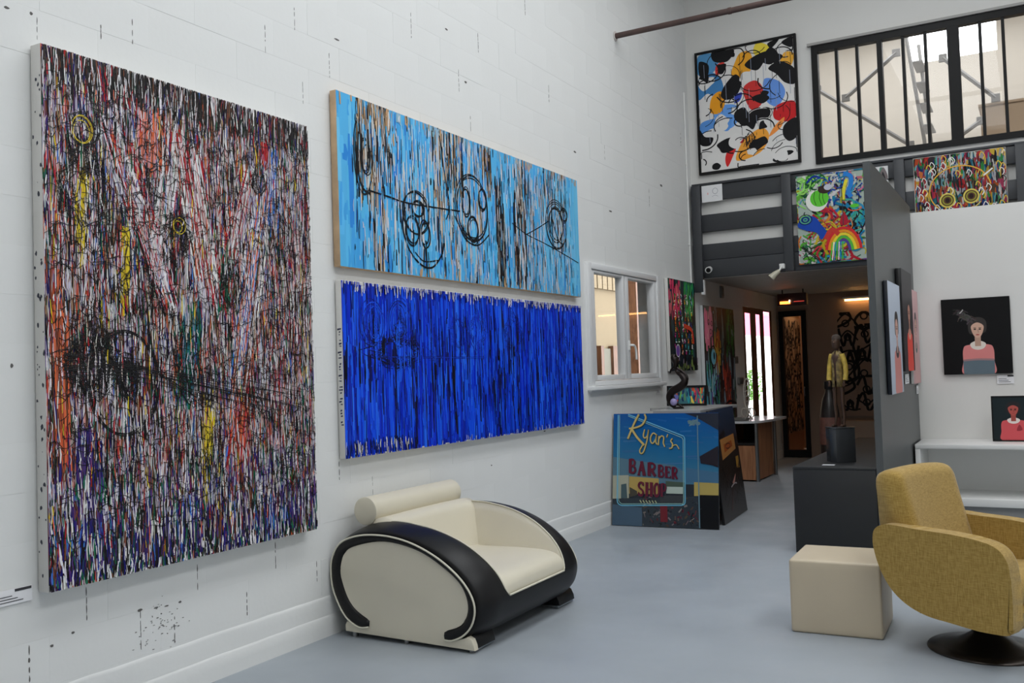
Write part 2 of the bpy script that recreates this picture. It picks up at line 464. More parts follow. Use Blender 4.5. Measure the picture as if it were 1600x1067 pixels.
# outside the side window: a clad facade, a brown door, a post and a hanging shutter
FACADE = mat('beige_facade', (134, 119, 94), rough=.8, var=.03)
BROWN = wood_mat('brown_wood', (122, 84, 60), (84, 56, 42))
sbox('yard_light_blocker', mat('light_blocker_grey', (110, 106, 100), rough=.8), (-5.3, -.225, 6.0, 18.0, 4.9, 5.0), (-5.4, -5.3, 6.0, 15.99, -.2, 5.0), (-5.3, -.225, 5.9, 6.0, -.2, 5.0))  # unseen roof and screen walls, added to dim the side window's reveals
sbox('wall_outside', FACADE, (-5.3, -5.06, 16.0, 26.0, -.2, 4.9))
clad = thing('facade_cladding', 'beige vertical slat cladding seen high through the left pane of the side window', 'cladding', (-5.05, 20.0, 3.37))
bm = bmesh.new(); box(bm, .003, .08, 0, .235, 0, 1.5); sm = bpy.data.meshes.new('slat'); bm.to_mesh(sm); bm.free(); sm.materials.append(FACADE)
for k in range(8):
    o = bpy.data.objects.new('slat', sm); COL.objects.link(o); o.parent = clad; o.location = (0, -1.1 + k * .29, 0)
pbox('backing', BLACKM, clad, 0, .002, -1.1, 1.2, 0, 1.5)
yd = thing('yard_door', 'brown wooden yard door with a pale curtain low in the left window pane', 'door', (-4.95, 20.0, -.2))
for a in (-1.1, -.57, .12, .75): pbox('stile', BROWN, yd, -.09, .03, a, a + (.16 if a != .12 else .40), 0, 2.26)
pbox('curtain', mat('pale_curtain', (120, 118, 108), rough=.9), yd, -.06, -.035, -.40, .11, 0, 2.2)
pbox('dark_panel', mat('dark_brown', (48, 36, 30), rough=.6), yd, -.06, -.032, .53, .74, 0, 2.2)
pbox('yard_post', BROWN, None, -5.04, -4.8, 21.36, 21.72, -.2, 4.6)
tag(bpy.data.objects['yard_post'], 'dark brown timber post seen through the right pane of the side window', 'post')

# ------------------------------------------------------------------ passage windows (three tall slits)
def window_slits():
    w = bpy.data.objects.new('window_2', None); COL.objects.link(w); w['kind'] = 'structure'; w.location = (0, 14.2, .6)
    y = [13.40, 13.48, 13.79, 14.07, 14.33, 14.53, 14.93, 15.02]
    for i in (0, 2, 4, 6):
        pbox('mullion', BROWN, w, -.008, .004, y[i] - 14.2 + .002, y[i + 1] - 14.2, 0.002, 1.758)
    for i in (1, 3, 5):
        pbox('pane', GLASS, w, -.005, -.002, y[i] - 14.2 + .001, y[i + 1] - 14.2 - .001, .06, 1.70)
        pbox('head', BROWN, w, -.008, .002, y[i] - 14.2 + .001, y[i + 1] - 14.2 - .001, 1.70 - (.03 if i < 5 else -.03), 1.757)
        pbox('threshold', BROWN, w, -.008, .002, y[i] - 14.2 + .001, y[i + 1] - 14.2 - .001, .002, .06)
window_slits()
aw = thing('awning', 'pink awning outside, seen at the top of the tall passage windows', 'awning', (-4.0, 29.5, -.2))
part('cloth', mat('pink_awning', (238, 110, 135), rough=.7), aw, lambda bm: grid(bm, [[(0.02, y, 2.62), (0, y, 3.3), (-1.2, y, 3.9)] for y in np.linspace(-3.2, 3.5, 8)]))
for y in (-3.2, 3.5): part('post', WHITEP, aw, lambda bm: tube(bm, [(-.03, y, 0), (-.03, y, 3.3)], .03))

sbox('wall_courtyard', mat('white_render', (240, 238, 235), rough=.9), (-9.0, -8.8, 14, 60, -.2, 3.2))
def foliage(name, label, loc, r, h, n, seed):
    rg = random.Random(seed); t = thing(name, label, 'shrub', loc)
    m = mat('shrub_leaf', (92, 140, 60), rough=.6, var=.2, vscale=20)
    bm = bmesh.new()
    for k in range(n):
        c = Vector((rg.gauss(0, r * .45), rg.gauss(0, r * .45), h * (.35 + .6 * rg.random())))
        d = Vector((rg.uniform(-1, 1), rg.uniform(-1, 1), rg.uniform(-.3, 1))).normalized() * rg.uniform(.06, .12); s = d.orthogonal().normalized() * .03
        vs = [bm.verts.new(p) for p in (c, c + d * .5 + s, c + d, c + d * .5 - s)]; bm.faces.new(vs)
    obj('foliage', bm, m, t)['kind'] = 'stuff'
    part('stem', BROWN, t, lambda b: tube(b, [(0, 0, 0), (.02, 0, h * .7)], [.03, .015]))
foliage('courtyard_shrub', 'green shrub outside the middle slit of the passage windows', (-4.3, 29.75, -.2), .3, 1.62, 500, 3)

# ------------------------------------------------------------------ black glazed window of the upper room
def window_upper():
    w = bpy.data.objects.new('window_3', None); COL.objects.link(w); w['kind'] = 'structure'; w.location = (UW[0], YB, UW[2])
    W, H = UW[1] - UW[0], UW[3] - UW[2]
    y0, y1 = -.035, .06
    bm = bmesh.new()
    box(bm, -.02, .05, y0, y1, -.02, H + .02); box(bm, W - .05, W + .02, y0, y1, -.02, H + .02)
    box(bm, .0501, W - .0501, y0, y1, H - .06, H + .02); box(bm, .0501, W - .0501, y0, y1, -.02, .045)
    obj('frame', bm, BLACKM, w)
    rel = lambda x: x - UW[0]
    for a, b in ((2.245, 2.30), (2.97, 3.09), (3.765, 3.82), (4.43, 4.49)):
        pbox('post', BLACKM, w, rel(a), rel(b), y0, y1 - .001, .046, H - .061)
    bars = [1.803, 2.03, 2.52, 2.75, 3.295, 3.515, 4.0, 4.22]
    for x in bars: pbox('bar', BLACKM, w, rel(x) - .016, rel(x) + .016, y0 + .01, y1 - .02, .046, H - .061)
    xs = sorted([1.60, 2.245, 2.30, 2.97, 3.09, 3.765, 3.82, 4.43] )
    for a, b in ((1.60, 2.245), (2.30, 2.97), (3.09, 3.765), (3.82, 4.43)):
        pbox('pane', GLASS, w, rel(a), rel(b), .025, .03, .03, H - .05)
    pbox('hood', mat('grey_hood', (165, 163, 160), rough=.6), w, -.06, W + .05, -.06, .0, H + .022, H + .05)
window_upper()
# things in the upper room seen through the window
GREYS = mat('grey_strut', (128, 126, 124), rough=.5)
def strut(label, a, b, Y, r=.028, group='roof struts behind the upper window'):
    bm = bmesh.new(); A = Vector((a[0], Y, a[1])); B = Vector((b[0], Y, b[1]))
    tube(bm, [A, B], r, 6)
    for q in (A, B): rbox(bm, q.x - .05, q.x + .05, Y - .02, Y + .02, q.z - .05, q.z + .05, r=.005)
    tag(obj('roof_strut', bm, GREYS), label, 'strut')
strut('long grey strut descending to the right behind the left panes of the upper window', (1.25, 5.19), (2.37, 4.27), 13.0)
strut('short grey strut rising to the right behind the left panes of the upper window', (1.60, 5.03), (2.25, 5.51), 13.05)
strut('grey strut descending to the right behind the third section of the upper window', (2.80, 5.32), (3.37, 4.71), 13.0)
strut('short low grey strut beside the tan cabinet behind the upper window', (2.80, 4.18), (3.20, 4.43), 12.9)
ld = thing('loft_ladder', 'steep grey metal ladder behind the second section of the upper window', 'ladder', (2.52, 13.0, 2.8))
part('stringer', GREYS, ld, lambda bm: tube(bm, [(.05, 0, 0), (.02, 0, 1.5), (-.14, 0, 2.9)], .024, 6))
part('stringer', GREYS, ld, lambda bm: tube(bm, [(.05, .5, 0), (.06, .5, 1.5), (-.04, .5, 2.9)], .024, 6))
for k in range(9):
    t = k / 9; part('tread', GREYS, ld, lambda bm: rbox(bm, .045 - .16 * t * t, .17 - .16 * t * t, .0, .5, .3 + 2.5 * t, .325 + 2.5 * t, r=.004))
cb2 = thing('loft_cabinet', 'tan cabinet standing in the upper room behind the right panes of the upper window', 'cabinet', (3.85, 13.1, 2.8))
TAN = mat('tan_board', (168, 146, 122), rough=.6, var=.03)
pbox('body', TAN, cb2, -.66, .66, -.03, .5, 0, 1.84); pbox('top', TAN, cb2, -.68, .68, -.05, .52, 1.841, 1.87)
for s in (-1, 1):
    dd = pbox('door', TAN, cb2, s * .328 - .32, s * .328 + .32, -.05, -.031, .04, 1.82)
    part('knob', STEEL, dd, lambda b: tube(b, [(s * .04, -.051, .95), (s * .04, -.075, .95)], .014, 10))

# ------------------------------------------------------------------ glazed door at the end of the passage
def door_end():
    d = bpy.data.objects.new('door_1', None); COL.objects.link(d); d['kind'] = 'structure'; d.location = (.03, END, 0)
    bm = bmesh.new(); box(bm, .002, .07, -.04, .06, .01, 2.358); box(bm, .36, .428, -.04, .06, .01, 2.358); box(bm, .0701, .3599, -.04, .06, 2.27, 2.358); box(bm, .0701, .3599, -.04, .06, .01, .12)
    obj('frame', bm, BLACKM, d)
    pbox('pane', GLASS, d, .07, .36, .0, .008, .12, 2.27)
    bm = bmesh.new(); tube(bm, cr([(.375, -.04, 1.0), (.375, -.08, 1.0), (.375, -.08, 1.12), (.375, -.04, 1.12)], 4), .01, 6); obj('handle', bm, STEEL, d)
door_end()
sbox('wall_vestibule', mat('vestibule_paint', (190, 150, 112), rough=.8), (-.03, 1.2, 17.0, 17.1, 0, 2.8), (-.03, 1.2, END + .16, 17.0, -.1, -.001), (-.03, 0, END + .16, 17, 0, 2.8), (1.1, 1.2, END + .16, 17, 0, 2.8), (-.03, 1.2, END + .16, 17, 2.7, 2.8))

vl = thing('vestibule_fill_light', 'added round fill light brightening the space behind the glazed passage door', 'lamp', (.4, 16.3, 2.69))  # added light source, so the vestibule looks lit through the door glass
part('canopy', WHITEP, vl, lambda b: lathe(b, [(0, .009), (.12, .009), (.12, -.02), (0, -.02)], 24)); part('diffuser', emis('warm_fill_glow', (255, 214, 170), 20.0), vl, lambda b: lathe(b, [(0, -.07), (.07, -.06), (.105, -.0205), (0, -.0205)], 24), smooth=50)

# ------------------------------------------------------------------ loft railing (charcoal boards) on the back wall
rl = thing('loft_railing', 'charcoal painted board railing running along the loft edge', 'railing', (0.03, YB, 2.59))
def rb(name, x0, x1, z0, z1, y0=-.065, y1=-.005): return pbox(name, DGREY, rl, x0 - .03, x1 - .03, y0, y1, z0 - 2.59, z1 - 2.59, bevel=.004)
for (z0, z1) in ((3.545, 3.735), (3.165, 3.375), (2.815, 3.01), (2.595, 2.812)):
    rb('board', .035, 8.9, z0, z1)
rb('top_rail', .032, 8.9, 3.737, 3.765, -.085, -.002)
for x in (.035, 1.135, 2.375, 3.57, 4.7, 5.9, 7.1, 8.3):
    rb('post', x, x + .11, 2.595 if x > .1 else 2.42, 3.735, -.125, -.067)
pbox('end_bracket', PVC, rl, .085, .125, -.12, -.07, -.20, -.02)

# ------------------------------------------------------------------ paint: raised strokes of colour on a canvas
class Paint:
    def __init__(s, w, h, step=4e-7, ridge=0.0):
        s.w, s.h, s.step, s.ridge = w, h, step, ridge
        s.V, s.F, s.C, s.n = [], [], [], 0
    def cl(s, x, z): return (min(s.w, max(0.0, x)), min(s.h, max(0.0, z)))
    def _d(s):
        s.n += 1
        return 0.0003 + s.n * s.step
    def poly(s, pts, c):
        d = s._d(); b = len(s.V)
        s.V += [(*s.cl(x, z), d) for x, z in pts]; s.F.append(tuple(range(b, b + len(pts)))); s.C.append(lin(c))
    def rect(s, x0, x1, z0, z1, c): s.poly([(x0, z0), (x1, z0), (x1, z1), (x0, z1)], c)
    def blob(s, pts, c, n=6): s.poly(cr(pts, n, True), c)
    def ell(s, x, z, a, b, c, n=20, rot=0.0):
        s.poly([(x + a * math.cos(t) * math.cos(rot) - b * math.sin(t) * math.sin(rot), z + a * math.cos(t) * math.sin(rot) + b * math.sin(t) * math.cos(rot)) for t in [2 * math.pi * k / n for k in range(n)]], c)
    def line(s, pts, w, c, closed=False):
        n = len(pts)
        if n < 2: return
        d = s._d(); b = len(s.V); k3 = s.ridge > 0
        ws = w if isinstance(w, (list, tuple)) else [w] * n
        for i in range(n):
            p = pts[i - 1] if (i > 0 or closed) else pts[i]; q = pts[(i + 1) % n] if (i < n - 1 or closed) else pts[i]
            dx, dz = q[0] - p[0], q[1] - p[1]; l = math.hypot(dx, dz) or 1
            nx, nz = -dz / l * ws[i] / 2, dx / l * ws[i] / 2
            x, z = pts[i]
            s.V.append((*s.cl(x - nx, z - nz), d))
            if k3: s.V.append((x, z, d + min(.0005, ws[i] * s.ridge)))
            s.V.append((*s.cl(x + nx, z + nz), d))
        m = 3 if k3 else 2; lc = lin(c)
        for i in range(n if closed else n - 1):
            a, e = b + i * m, b + ((i + 1) % n) * m
            for j in range(m - 1):
                s.F.append((a + j, e + j, e + j + 1, a + j + 1)); s.C.append(lc)
    def curve(s, pts, w, c, closed=False, n=6): s.line(cr(pts, n, closed), w, c, closed)
    def ring(s, x, z, a, b, w, c, n=24, rot=0.0, t0=0.0, t1=2 * math.pi):
        full = abs(t1 - t0 - 2 * math.pi) < 1e-6
        pts = []
        for k in range(n if full else n + 1):
            t = t0 + (t1 - t0) * k / n
            pts.append((x + a * math.cos(t) * math.cos(rot) - b * math.sin(t) * math.sin(rot), z + a * math.cos(t) * math.sin(rot) + b * math.sin(t) * math.cos(rot)))
        s.line(pts, w, c, full)
    def build(s, parent, th, rough=.45, name='paint'):
        me = bpy.data.meshes.new(name)
        me.from_pydata([(x - s.w / 2, -th - d, z) for x, z, d in s.V], [], s.F)
        ca = me.attributes.new('Col', 'FLOAT_COLOR', 'CORNER')
        cnt = np.array([len(f) for f in s.F]); cols = np.ones((len(s.C), 4), np.float32); cols[:, :3] = s.C
        ca.data.foreach_set('color', np.repeat(cols, cnt, axis=0).ravel())
        o = obj(name, me, paint_mat('acrylic_paint_%d' % int(rough * 100), rough), parent); o['kind'] = 'stuff'
        return o

def jit(c, a, rg): 
    k = rg.uniform(-a, a)
    return tuple(max(3, min(250, v + k + rg.uniform(-a, a) * .4)) for v in c)

def drips(P, rg, n, reg, pal, wid, ln, tilt=.03, a=12, wob=.004, pts=3, clampv=True):
    """n roughly vertical strokes with their middle inside reg = (x0, x1, z0, z1) (fractions of the canvas)"""
    cs = [c for c, k in pal]; ks = [k for c, k in pal]
    pick = rg.choices(cs, ks, k=n)
    for i in range(n):
        x = rg.uniform(reg[0], reg[1]) * P.w; z = rg.uniform(reg[2], reg[3]) * P.h
        l = rg.uniform(*ln); t = rg.gauss(0, tilt); w = rg.uniform(*wid)
        p = []
        for k in range(pts):
            f = k / (pts - 1) - .5
            xx = min(P.w - .002, max(.002, x + f * l * t + rg.uniform(-wob, wob))); zz = z + f * l
            if clampv: zz = min(P.h - .003, max(.003, zz))
            p.append((xx, zz))
        if abs(p[-1][1] - p[0][1]) < .004: continue
        P.line(p, [w * .7] + [w] * (pts - 2) + [w * .5], jit(pick[i], a, rg))

def scribble(P, rg, x, z, a, b, n, w, c, jitter=.12):
    for k in range(n):
        t0 = rg.uniform(0, 6.28); m = rg.randint(14, 30)
        p = []
        for i in range(m):
            t = t0 + i * .33
            p.append((min(P.w - .002, max(.002, x * P.w + a * math.cos(t) * (1 + rg.gauss(0, jitter)))), min(P.h - .002, max(.002, z * P.h + b * math.sin(t) * (1 + rg.gauss(0, jitter))))))
        P.line(p, w * rg.uniform(.5, 1.2), c)

CANVAS = mat('canvas_edge', (214, 212, 208), rough=.8, bump=.1, bscale=200)
def canvas(root, w, h, th, m=None):
    return pbox('canvas', m or CANVAS, root, -w / 2, w / 2, -th, -.003, 0, h, bevel=.004)

def artwork(name, label, loc, w, h, th, fn, rz=0.0, lean=0.0, seed=1, ridge=0.0, step=2e-5, rough=.45, edge=None, group=None, cat='painting', frame=None):
    t = thing(name, label, cat, loc, rz, lean, group)
    canvas(t, w, h, th, edge)
    if frame:
        m, fw, fd = frame
        bm = bmesh.new()
        box(bm, -w / 2 - fw, -w / 2, -th - fd, -.001, -fw, h + fw); box(bm, w / 2, w / 2 + fw, -th - fd, -.001, -fw, h + fw)
        box(bm, -w / 2, w / 2, -th - fd, -.001, h, h + fw); box(bm, -w / 2, w / 2, -th - fd, -.001, -fw, 0)
        obj('frame', bm, m, t)
    P = Paint(w, h, step, ridge)
    fn(P, random.Random(seed))
    P.build(t, th, rough)
    return t

BLK, WHT, NAVY, PURP, RED, BRN, ORG, PNK, LIL, GRN, BLU, YEL = (24, 22, 24), (226, 223, 226), (38, 32, 110), (80, 52, 120), (176, 34, 46), (116, 68, 48), (212, 98, 62), (214, 150, 150), (166, 160, 186), (24, 98, 72), (62, 116, 198), (222, 196, 44)

# ------------------------------------------------------------------ large multicoloured drip painting
def paint_large(P, rg):
    P.rect(.004, P.w - .004, .012, P.h - .006, (196, 188, 190))
    pal = [(WHT, 24), (BLK, 24), (NAVY, 7), (PURP, 4), (RED, 6), (BRN, 11), (ORG, 6), (PNK, 4), (LIL, 8), (GRN, 7), (BLU, 4), ((70, 50, 46), 9), ((160, 130, 100), 7), (YEL, 1.5)]
    drips(P, rg, 3600, (0, 1, .02, .98), pal, (.006, .016), (.12, .5), .02, 14, .006, 4)
    # regional tendencies
    drips(P, rg, 420, (0, .16, .02, 1), [(PURP, 4), (NAVY, 3), (PNK, 3), (ORG, 4), (BRN, 4), (WHT, 6), (GRN, 3)], (.005, .013), (.2, .6), .02)
    drips(P, rg, 500, (.7, 1, .1, .95), [(BRN, 5), (BLK, 6), (WHT, 5), (LIL, 4), (PNK, 4), (RED, 2)], (.004, .010), (.15, .5), .03)
    drips(P, rg, 320, (.35, .7, .05, .5), [(BRN, 5), (PURP, 4), (WHT, 4), (BLK, 4), (ORG, 2), (PNK, 3)], (.005, .012), (.15, .5), .02)
    drips(P, rg, 260, (.1, .35, .82, .96), [(WHT, 8), (LIL, 4), (NAVY, 2), (RED, 2)], (.008, .02), (.06, .25), .03)
    drips(P, rg, 6500, (0, 1, .04, .97), pal, (.003, .007), (.03, .20), .05, 16, .004, 3)
    def ray(a, b, n, pal, spread, w=(.006, .014)):
        for k in range(n):
            f0, f1 = rg.uniform(0, .35), rg.uniform(.55, 1)
            o = rg.gauss(0, spread)
            pa = ((a[0] + (b[0] - a[0]) * f0 + o) * P.w, (a[1] + (b[1] - a[1]) * f0) * P.h); pb = ((a[0] + (b[0] - a[0]) * f1 + o) * P.w, (a[1] + (b[1] - a[1]) * f1) * P.h)
            mid = ((pa[0] + pb[0]) / 2 + rg.gauss(0, .004), (pa[1] + pb[1]) / 2)
            P.line([pa, mid, pb], [rg.uniform(*w)] * 3, jit(rg.choice(pal), 12, rg))
    ray((.197, .90), (.40, .50), 70, [WHT, WHT, WHT, RED, ORG, BLK, LIL], .022)
    ray((.426, .90), (.345, .56), 50, [WHT, RED, WHT, WHT, BRN], .02)
    ray((.45, .91), (.56, .50), 60, [RED, WHT, WHT, BRN, WHT, RED], .022)
    ray((.72, .86), (.60, .55), 40, [WHT, BRN, RED, LIL], .02)
    ray((.80, .90), (.60, .20), 40, [ORG, LIL, BRN, WHT, BLU], .02)
    ray((.835, .92), (.80, .70), 22, [BLU, BLU, LIL], .012)
    ray((.80, .96), (.79, .86), 8, [RED], .008, (.012, .024))
    ray((.345, .94), (.33, .78), 26, [ORG, (226, 110, 84), PNK], .022)
    ray((.118, .80), (.10, .59), 24, [YEL, (190, 160, 50)], .010, (.006, .014))
    ray((.245, .70), (.238, .50), 18, [YEL, (190, 160, 50)], .008, (.006, .014))
    ray((.54, .34), (.485, .05), 22, [YEL, YEL, (200, 170, 60)], .014)
    ray((.685, .40), (.60, .02), 40, [ORG, ORG, RED, BRN], .018)
    ray((.63, .68), (.60, .50), 26, [GRN, GRN, BLK], .02); ray((.47, .56), (.45, .30), 26, [GRN, (40, 110, 130)], .02)
    ray((.89, .22), (.89, .12), 20, [(50, 130, 50), GRN], .022)
    ray((.04, .6), (.045, .2), 30, [ORG, BRN], .014)
    ray((.12, .30), (.13, .02), 30, [NAVY, PURP], .03)
    drips(P, rg, 1800, (0, 1, .04, .97), pal, (.003, .007), (.03, .16), .05, 16, .004, 3)
    drips(P, rg, 2300, (0, 1, .05, .96), [(BLK, 10), ((50, 40, 40), 4), (WHT, 8), (LIL, 3)], (.002, .005), (.02, .12), .10, 8, .005, 4)
    # ragged dark band along the top and the bottom
    drips(P, rg, 950, (0, 1, .94, 1.0), [(BLK, 16), ((60, 52, 50), 4), (NAVY, 1), (RED, 1), (WHT, 4), (BRN, 2)], (.004, .010), (.03, .16), .08)
    drips(P, rg, 900, (0, 1, .10, .20), [(BLK, 5), (NAVY, 5), (WHT, 5), (PURP, 3), (BRN, 4), (GRN, 3), (LIL, 3)], (.004, .010), (.03, .14), .06)
    drips(P, rg, 1300, (0, 1, .02, .11), [(BLK, 11), (NAVY, 6), (GRN, 2), (WHT, 4), (PURP, 3), (BRN, 2), (BLU, 1)], (.005, .013), (.04, .16), .08)
    drips(P, rg, 260, (0, 1, .005, .03), [(WHT, 5), (BLK, 6), (GRN, 2), (NAVY, 3)], (.005, .012), (.02, .07), .1)
    # black drawn heads, loops and scratchings
    for (x, z, a, b, n) in [(.118, .855, .06, .075, 6), (.125, .74, .11, .15, 8), (.12, .80, .07, .06, 9), (.344, .83, .09, .10, 5), (.423, .674, .07, .11, 10), (.76, .832, .045, .07, 7), (.281, .563, .11, .13, 7), (.445, .43, .07, .14, 9),
            (.135, .41, .13, .12, 22), (.244, .377, .05, .08, 14), (.13, .45, .10, .16, 8), (.84, .73, .10, .16, 9), (.63, .58, .07, .1, 8), (.88, .16, .09, .10, 8), (.70, .36, .14, .16, 6), (.85, .45, .14, .2, 5), (.55, .22, .05, .1, 6), (.32, .72, .12, .1, 5), (.5, .36, .12, .08, 7)]:
        scribble(P, rg, x, z, a, b, max(2, n // 2), .0032, jit((18, 17, 18), 6, rg), .26); scribble(P, rg, x, z, a * .7, b * .7, n // 2, .003, (16, 15, 16), .5)
    for k in range(5): P.ring(.235 * P.w + rg.gauss(0, .006), .375 * P.h + rg.gauss(0, .006), .185, .235, .004, (22, 20, 22), 40)
    for k in range(5): P.ring(.118 * P.w + rg.gauss(0, .008), .855 * P.h + rg.gauss(0, .008), .040 + .004 * k, .050 + .004 * k, .004, [YEL, BLK, (200, 170, 40)][k % 3], 22)
    for k in range(5): P.ring(.43 * P.w + rg.gauss(0, .006), .70 * P.h + rg.gauss(0, .006), .02 + .006 * k, .022 + .006 * k, .004, YEL if k % 2 else BLK, 16)
    drips(P, rg, 1500, (0, 1, .05, .95), [(WHT, 8), (LIL, 4), ((206, 196, 186), 4), (BLK, 4), (RED, 2), (ORG, 2), (GRN, 2), (YEL, 1)], (.003, .007), (.02, .12), .05, 12)
    for k in range(14):
        z = .43 - .05 * rg.random(); P.curve([(0.05 * P.w, z * P.h), (.3 * P.w, (z - .03 * rg.random()) * P.h), (rg.uniform(.5, .95) * P.w, (z - .09) * P.h)], .003, (20, 18, 20))
    for k in range(1900):
        x, z = rg.random() * P.w, rg.uniform(.08, .95) * P.h; l = rg.uniform(.02, .08)
        P.curve([(x, z), (min(P.w, x + l * .5), z + rg.gauss(0, .015)), (min(P.w - .002, x + l), z + rg.gauss(0, .02))], rg.uniform(.002, .0035), (22, 20, 22), n=3)

pl = artwork('canvas_painting', 'large multicoloured drip painting full of dark scratchings, nearest on the left wall', (0.006, 3.285, .65), 1.656, 2.315, .072, paint_large, rz=R(90), seed=11, ridge=.16, step=3e-7, rough=.38)
bm = bmesh.new(); rg = random.Random(5)
for k in range(46):
    z = rg.uniform(.05, 2.25); w = rg.uniform(.004, .02); y = rg.uniform(-.066, -.012)
    prism(bm, [(y + w * .5 * math.cos(t) * rg.uniform(.6, 1), z + w * rg.uniform(.3, .9) * math.sin(t)) for t in [i * .9 for i in range(7)]], -.8292, -.8278, 'yz')
obj('edge_spatter', bm, mat('dark_spatter', (40, 44, 60), rough=.5), pl)['kind'] = 'stuff'

# ------------------------------------------------------------------ sky blue painting
def paint_sky(P, rg):
    W, H = P.w, P.h
    TANC = (196, 160, 122)
    P.rect(.003, W - .003, .003, H - .003, (88, 182, 236))
    drips(P, rg, 420, (0, 1, 0, 1), [((92, 188, 240), 6), ((72, 168, 234), 5), ((112, 198, 242), 4), ((50, 140, 224), 1)], (.02, .07), (.1, .6), .01, 5)
    drips(P, rg, 110, (.80, 1, 0, 1), [((112, 196, 238), 5), ((98, 184, 230), 3)], (.02, .06), (.2, .6), .01, 5)
    def cl(x0, x1, z0, z1, n, pal, wid=(.004, .014), ln=(.05, .3)): drips(P, rg, int(n * .72), (x0, x1, z0, z1), pal, (wid[0] * 1.2, wid[1] * 1.5), ln, .012, 12)
    KW = [(BLK, 6), ((200, 196, 192), 4), (TANC, 2), ((60, 44, 40), 3)]
    cl(.055, .155, .90, 1.0, 90, [(TANC, 6), (BLK, 5), ((226, 200, 170), 2)], ln=(.05, .22)); cl(.05, .16, .55, .95, 170, KW); cl(.05, .10, .42, .8, 60, KW)
    cl(.16, .33, .45, .95, 150, [((196, 204, 208), 6), (BLK, 1), ((84, 176, 236), 5), ((40, 124, 214), 2), (TANC, 1)])
    cl(.10, .14, .0, .5, 60, KW, (.004, .016), (.1, .35)); cl(.14, .34, .02, .5, 120, [((206, 208, 210), 4), (BLK, 3), ((84, 176, 236), 4), ((60, 60, 70), 2)])
    cl(.30, .345, .35, 1, 90, [(BLK, 5), ((210, 206, 200), 4), (TANC, 2)]); cl(.35, .42, .6, 1.0, 130, [(BLK, 6), ((60, 40, 34), 4), (TANC, 2), ((200, 200, 196), 3)])
    cl(.50, .54, .72, 1.0, 80, [(BLK, 6), ((60, 40, 34), 4), (TANC, 4)]); cl(.42, .52, .5, 1, 120, [((204, 206, 206), 4), (BLK, 2), (TANC, 2), ((80, 170, 236), 5)])
    cl(.36, .50, .0, .5, 130, [((200, 200, 200), 4), (BLK, 3), (TANC, 2), ((70, 160, 230), 5)])
    cl(.555, .595, .02, .72, 150, [(BLK, 8), ((30, 34, 44), 3), ((180, 180, 178), 2)], (.005, .018), (.1, .35))
    cl(.64, .70, .05, 1.0, 200, [((60, 44, 42), 5), (BLK, 4), ((200, 198, 196), 4), (TANC, 1)], (.005, .016)); cl(.70, .80, .1, .9, 170, [((190, 186, 184), 5), ((60, 50, 50), 4), ((86, 178, 232), 5)])
    cl(.80, .93, .4, 1.0, 170, [(BLK, 4), ((90, 70, 60), 3), ((196, 190, 186), 4), ((96, 180, 230), 4)]); cl(.60, .95, .02, .45, 140, [((196, 198, 200), 4), (BLK, 3), ((96, 180, 230), 6)])
    cl(.0, 1, .96, 1.0, 130, [(TANC, 4), (BLK, 1), ((150, 190, 210), 4)], ln=(.03, .12)); cl(.2, 1, .0, .04, 110, [(TANC, 3), ((150, 180, 200), 4)], ln=(.03, .1))
    drips(P, rg, 420, (.04, .96, .03, .97), [(BLK, 4), (WHT, 5), ((40, 110, 200), 1)], (.005, .011), (.03, .2), .02)
    K = (16, 20, 26)
    def rg_(x, z, a, b, n=3, w=.013, **k):
        for i in range(n): P.ring(x * W + rg.gauss(0, .008), z * H + rg.gauss(0, .008), a * W * rg.uniform(.93, 1.07), b * H * rg.uniform(.93, 1.07), w * rg.uniform(.5, 1), K, 40, **k)
    rg_(.078, .665, .014, .095); rg_(.075, .68, .026, .25, 2, .008, t0=2.2, t1=5.6)
    P.curve([(.06 * W, .8 * H), (.055 * W, .6 * H), (.068 * W, .48 * H), (.09 * W, .45 * H)], .013, K)
    P.curve([(.085 * W, .47 * H), (.15 * W, .46 * H), (.215 * W, .45 * H), (.40 * W, .48 * H)], .011, K)
    rg_(.238, .41, .043, .13, 2); P.curve([(.20 * W, .42 * H), (.19 * W, .30 * H), (.21 * W, .16 * H), (.25 * W, .075 * H), (.29 * W, .07 * H), (.325 * W, .16 * H), (.335 * W, .24 * H)], .014, K)
    rg_(.222, .28, .023, .09, 4, .013); rg_(.268, .28, .016, .08, 3); rg_(.245, .43, .02, .05, 2)
    P.curve([(.23 * W, .15 * H), (.26 * W, .10 * H), (.31 * W, .12 * H)], .009, K)
    rg_(.452, .52, .068, .22, 3, .013); rg_(.425, .56, .016, .09, 3); rg_(.495, .60, .017, .075, 3); rg_(.452, .37, .020, .085, 4); P.curve([(.38 * W, .44 * H), (.42 * W, .30 * H), (.47 * W, .27 * H), (.52 * W, .36 * H)], .011, K)
    rg_(.865, .57, .058, .19, 3); rg_(.862, .57, .040, .13, 3); P.curve([(.84 * W, .62 * H), (.87 * W, .45 * H), (.90 * W, .42 * H)], .012, K); rg_(.91, .66, .02, .05, 5, .012)
    P.curve([(.63 * W, .49 * H), (.70 * W, .43 * H), (.82 * W, .38 * H), (.99 * W, .29 * H)], .008, K); P.curve([(.70 * W, .43 * H), (.76 * W, .50 * H), (.82 * W, .58 * H)], .009, K)
    P.curve([(.33 * W, .95 * H), (.345 * W, .7 * H), (.36 * W, .5 * H), (.345 * W, .4 * H)], .010, K)
    drips(P, rg, 520, (.04, .97, .03, .97), [((88, 182, 236), 6), ((208, 212, 214), 3), (BLK, 3)], (.003, .009), (.02, .12), .02)
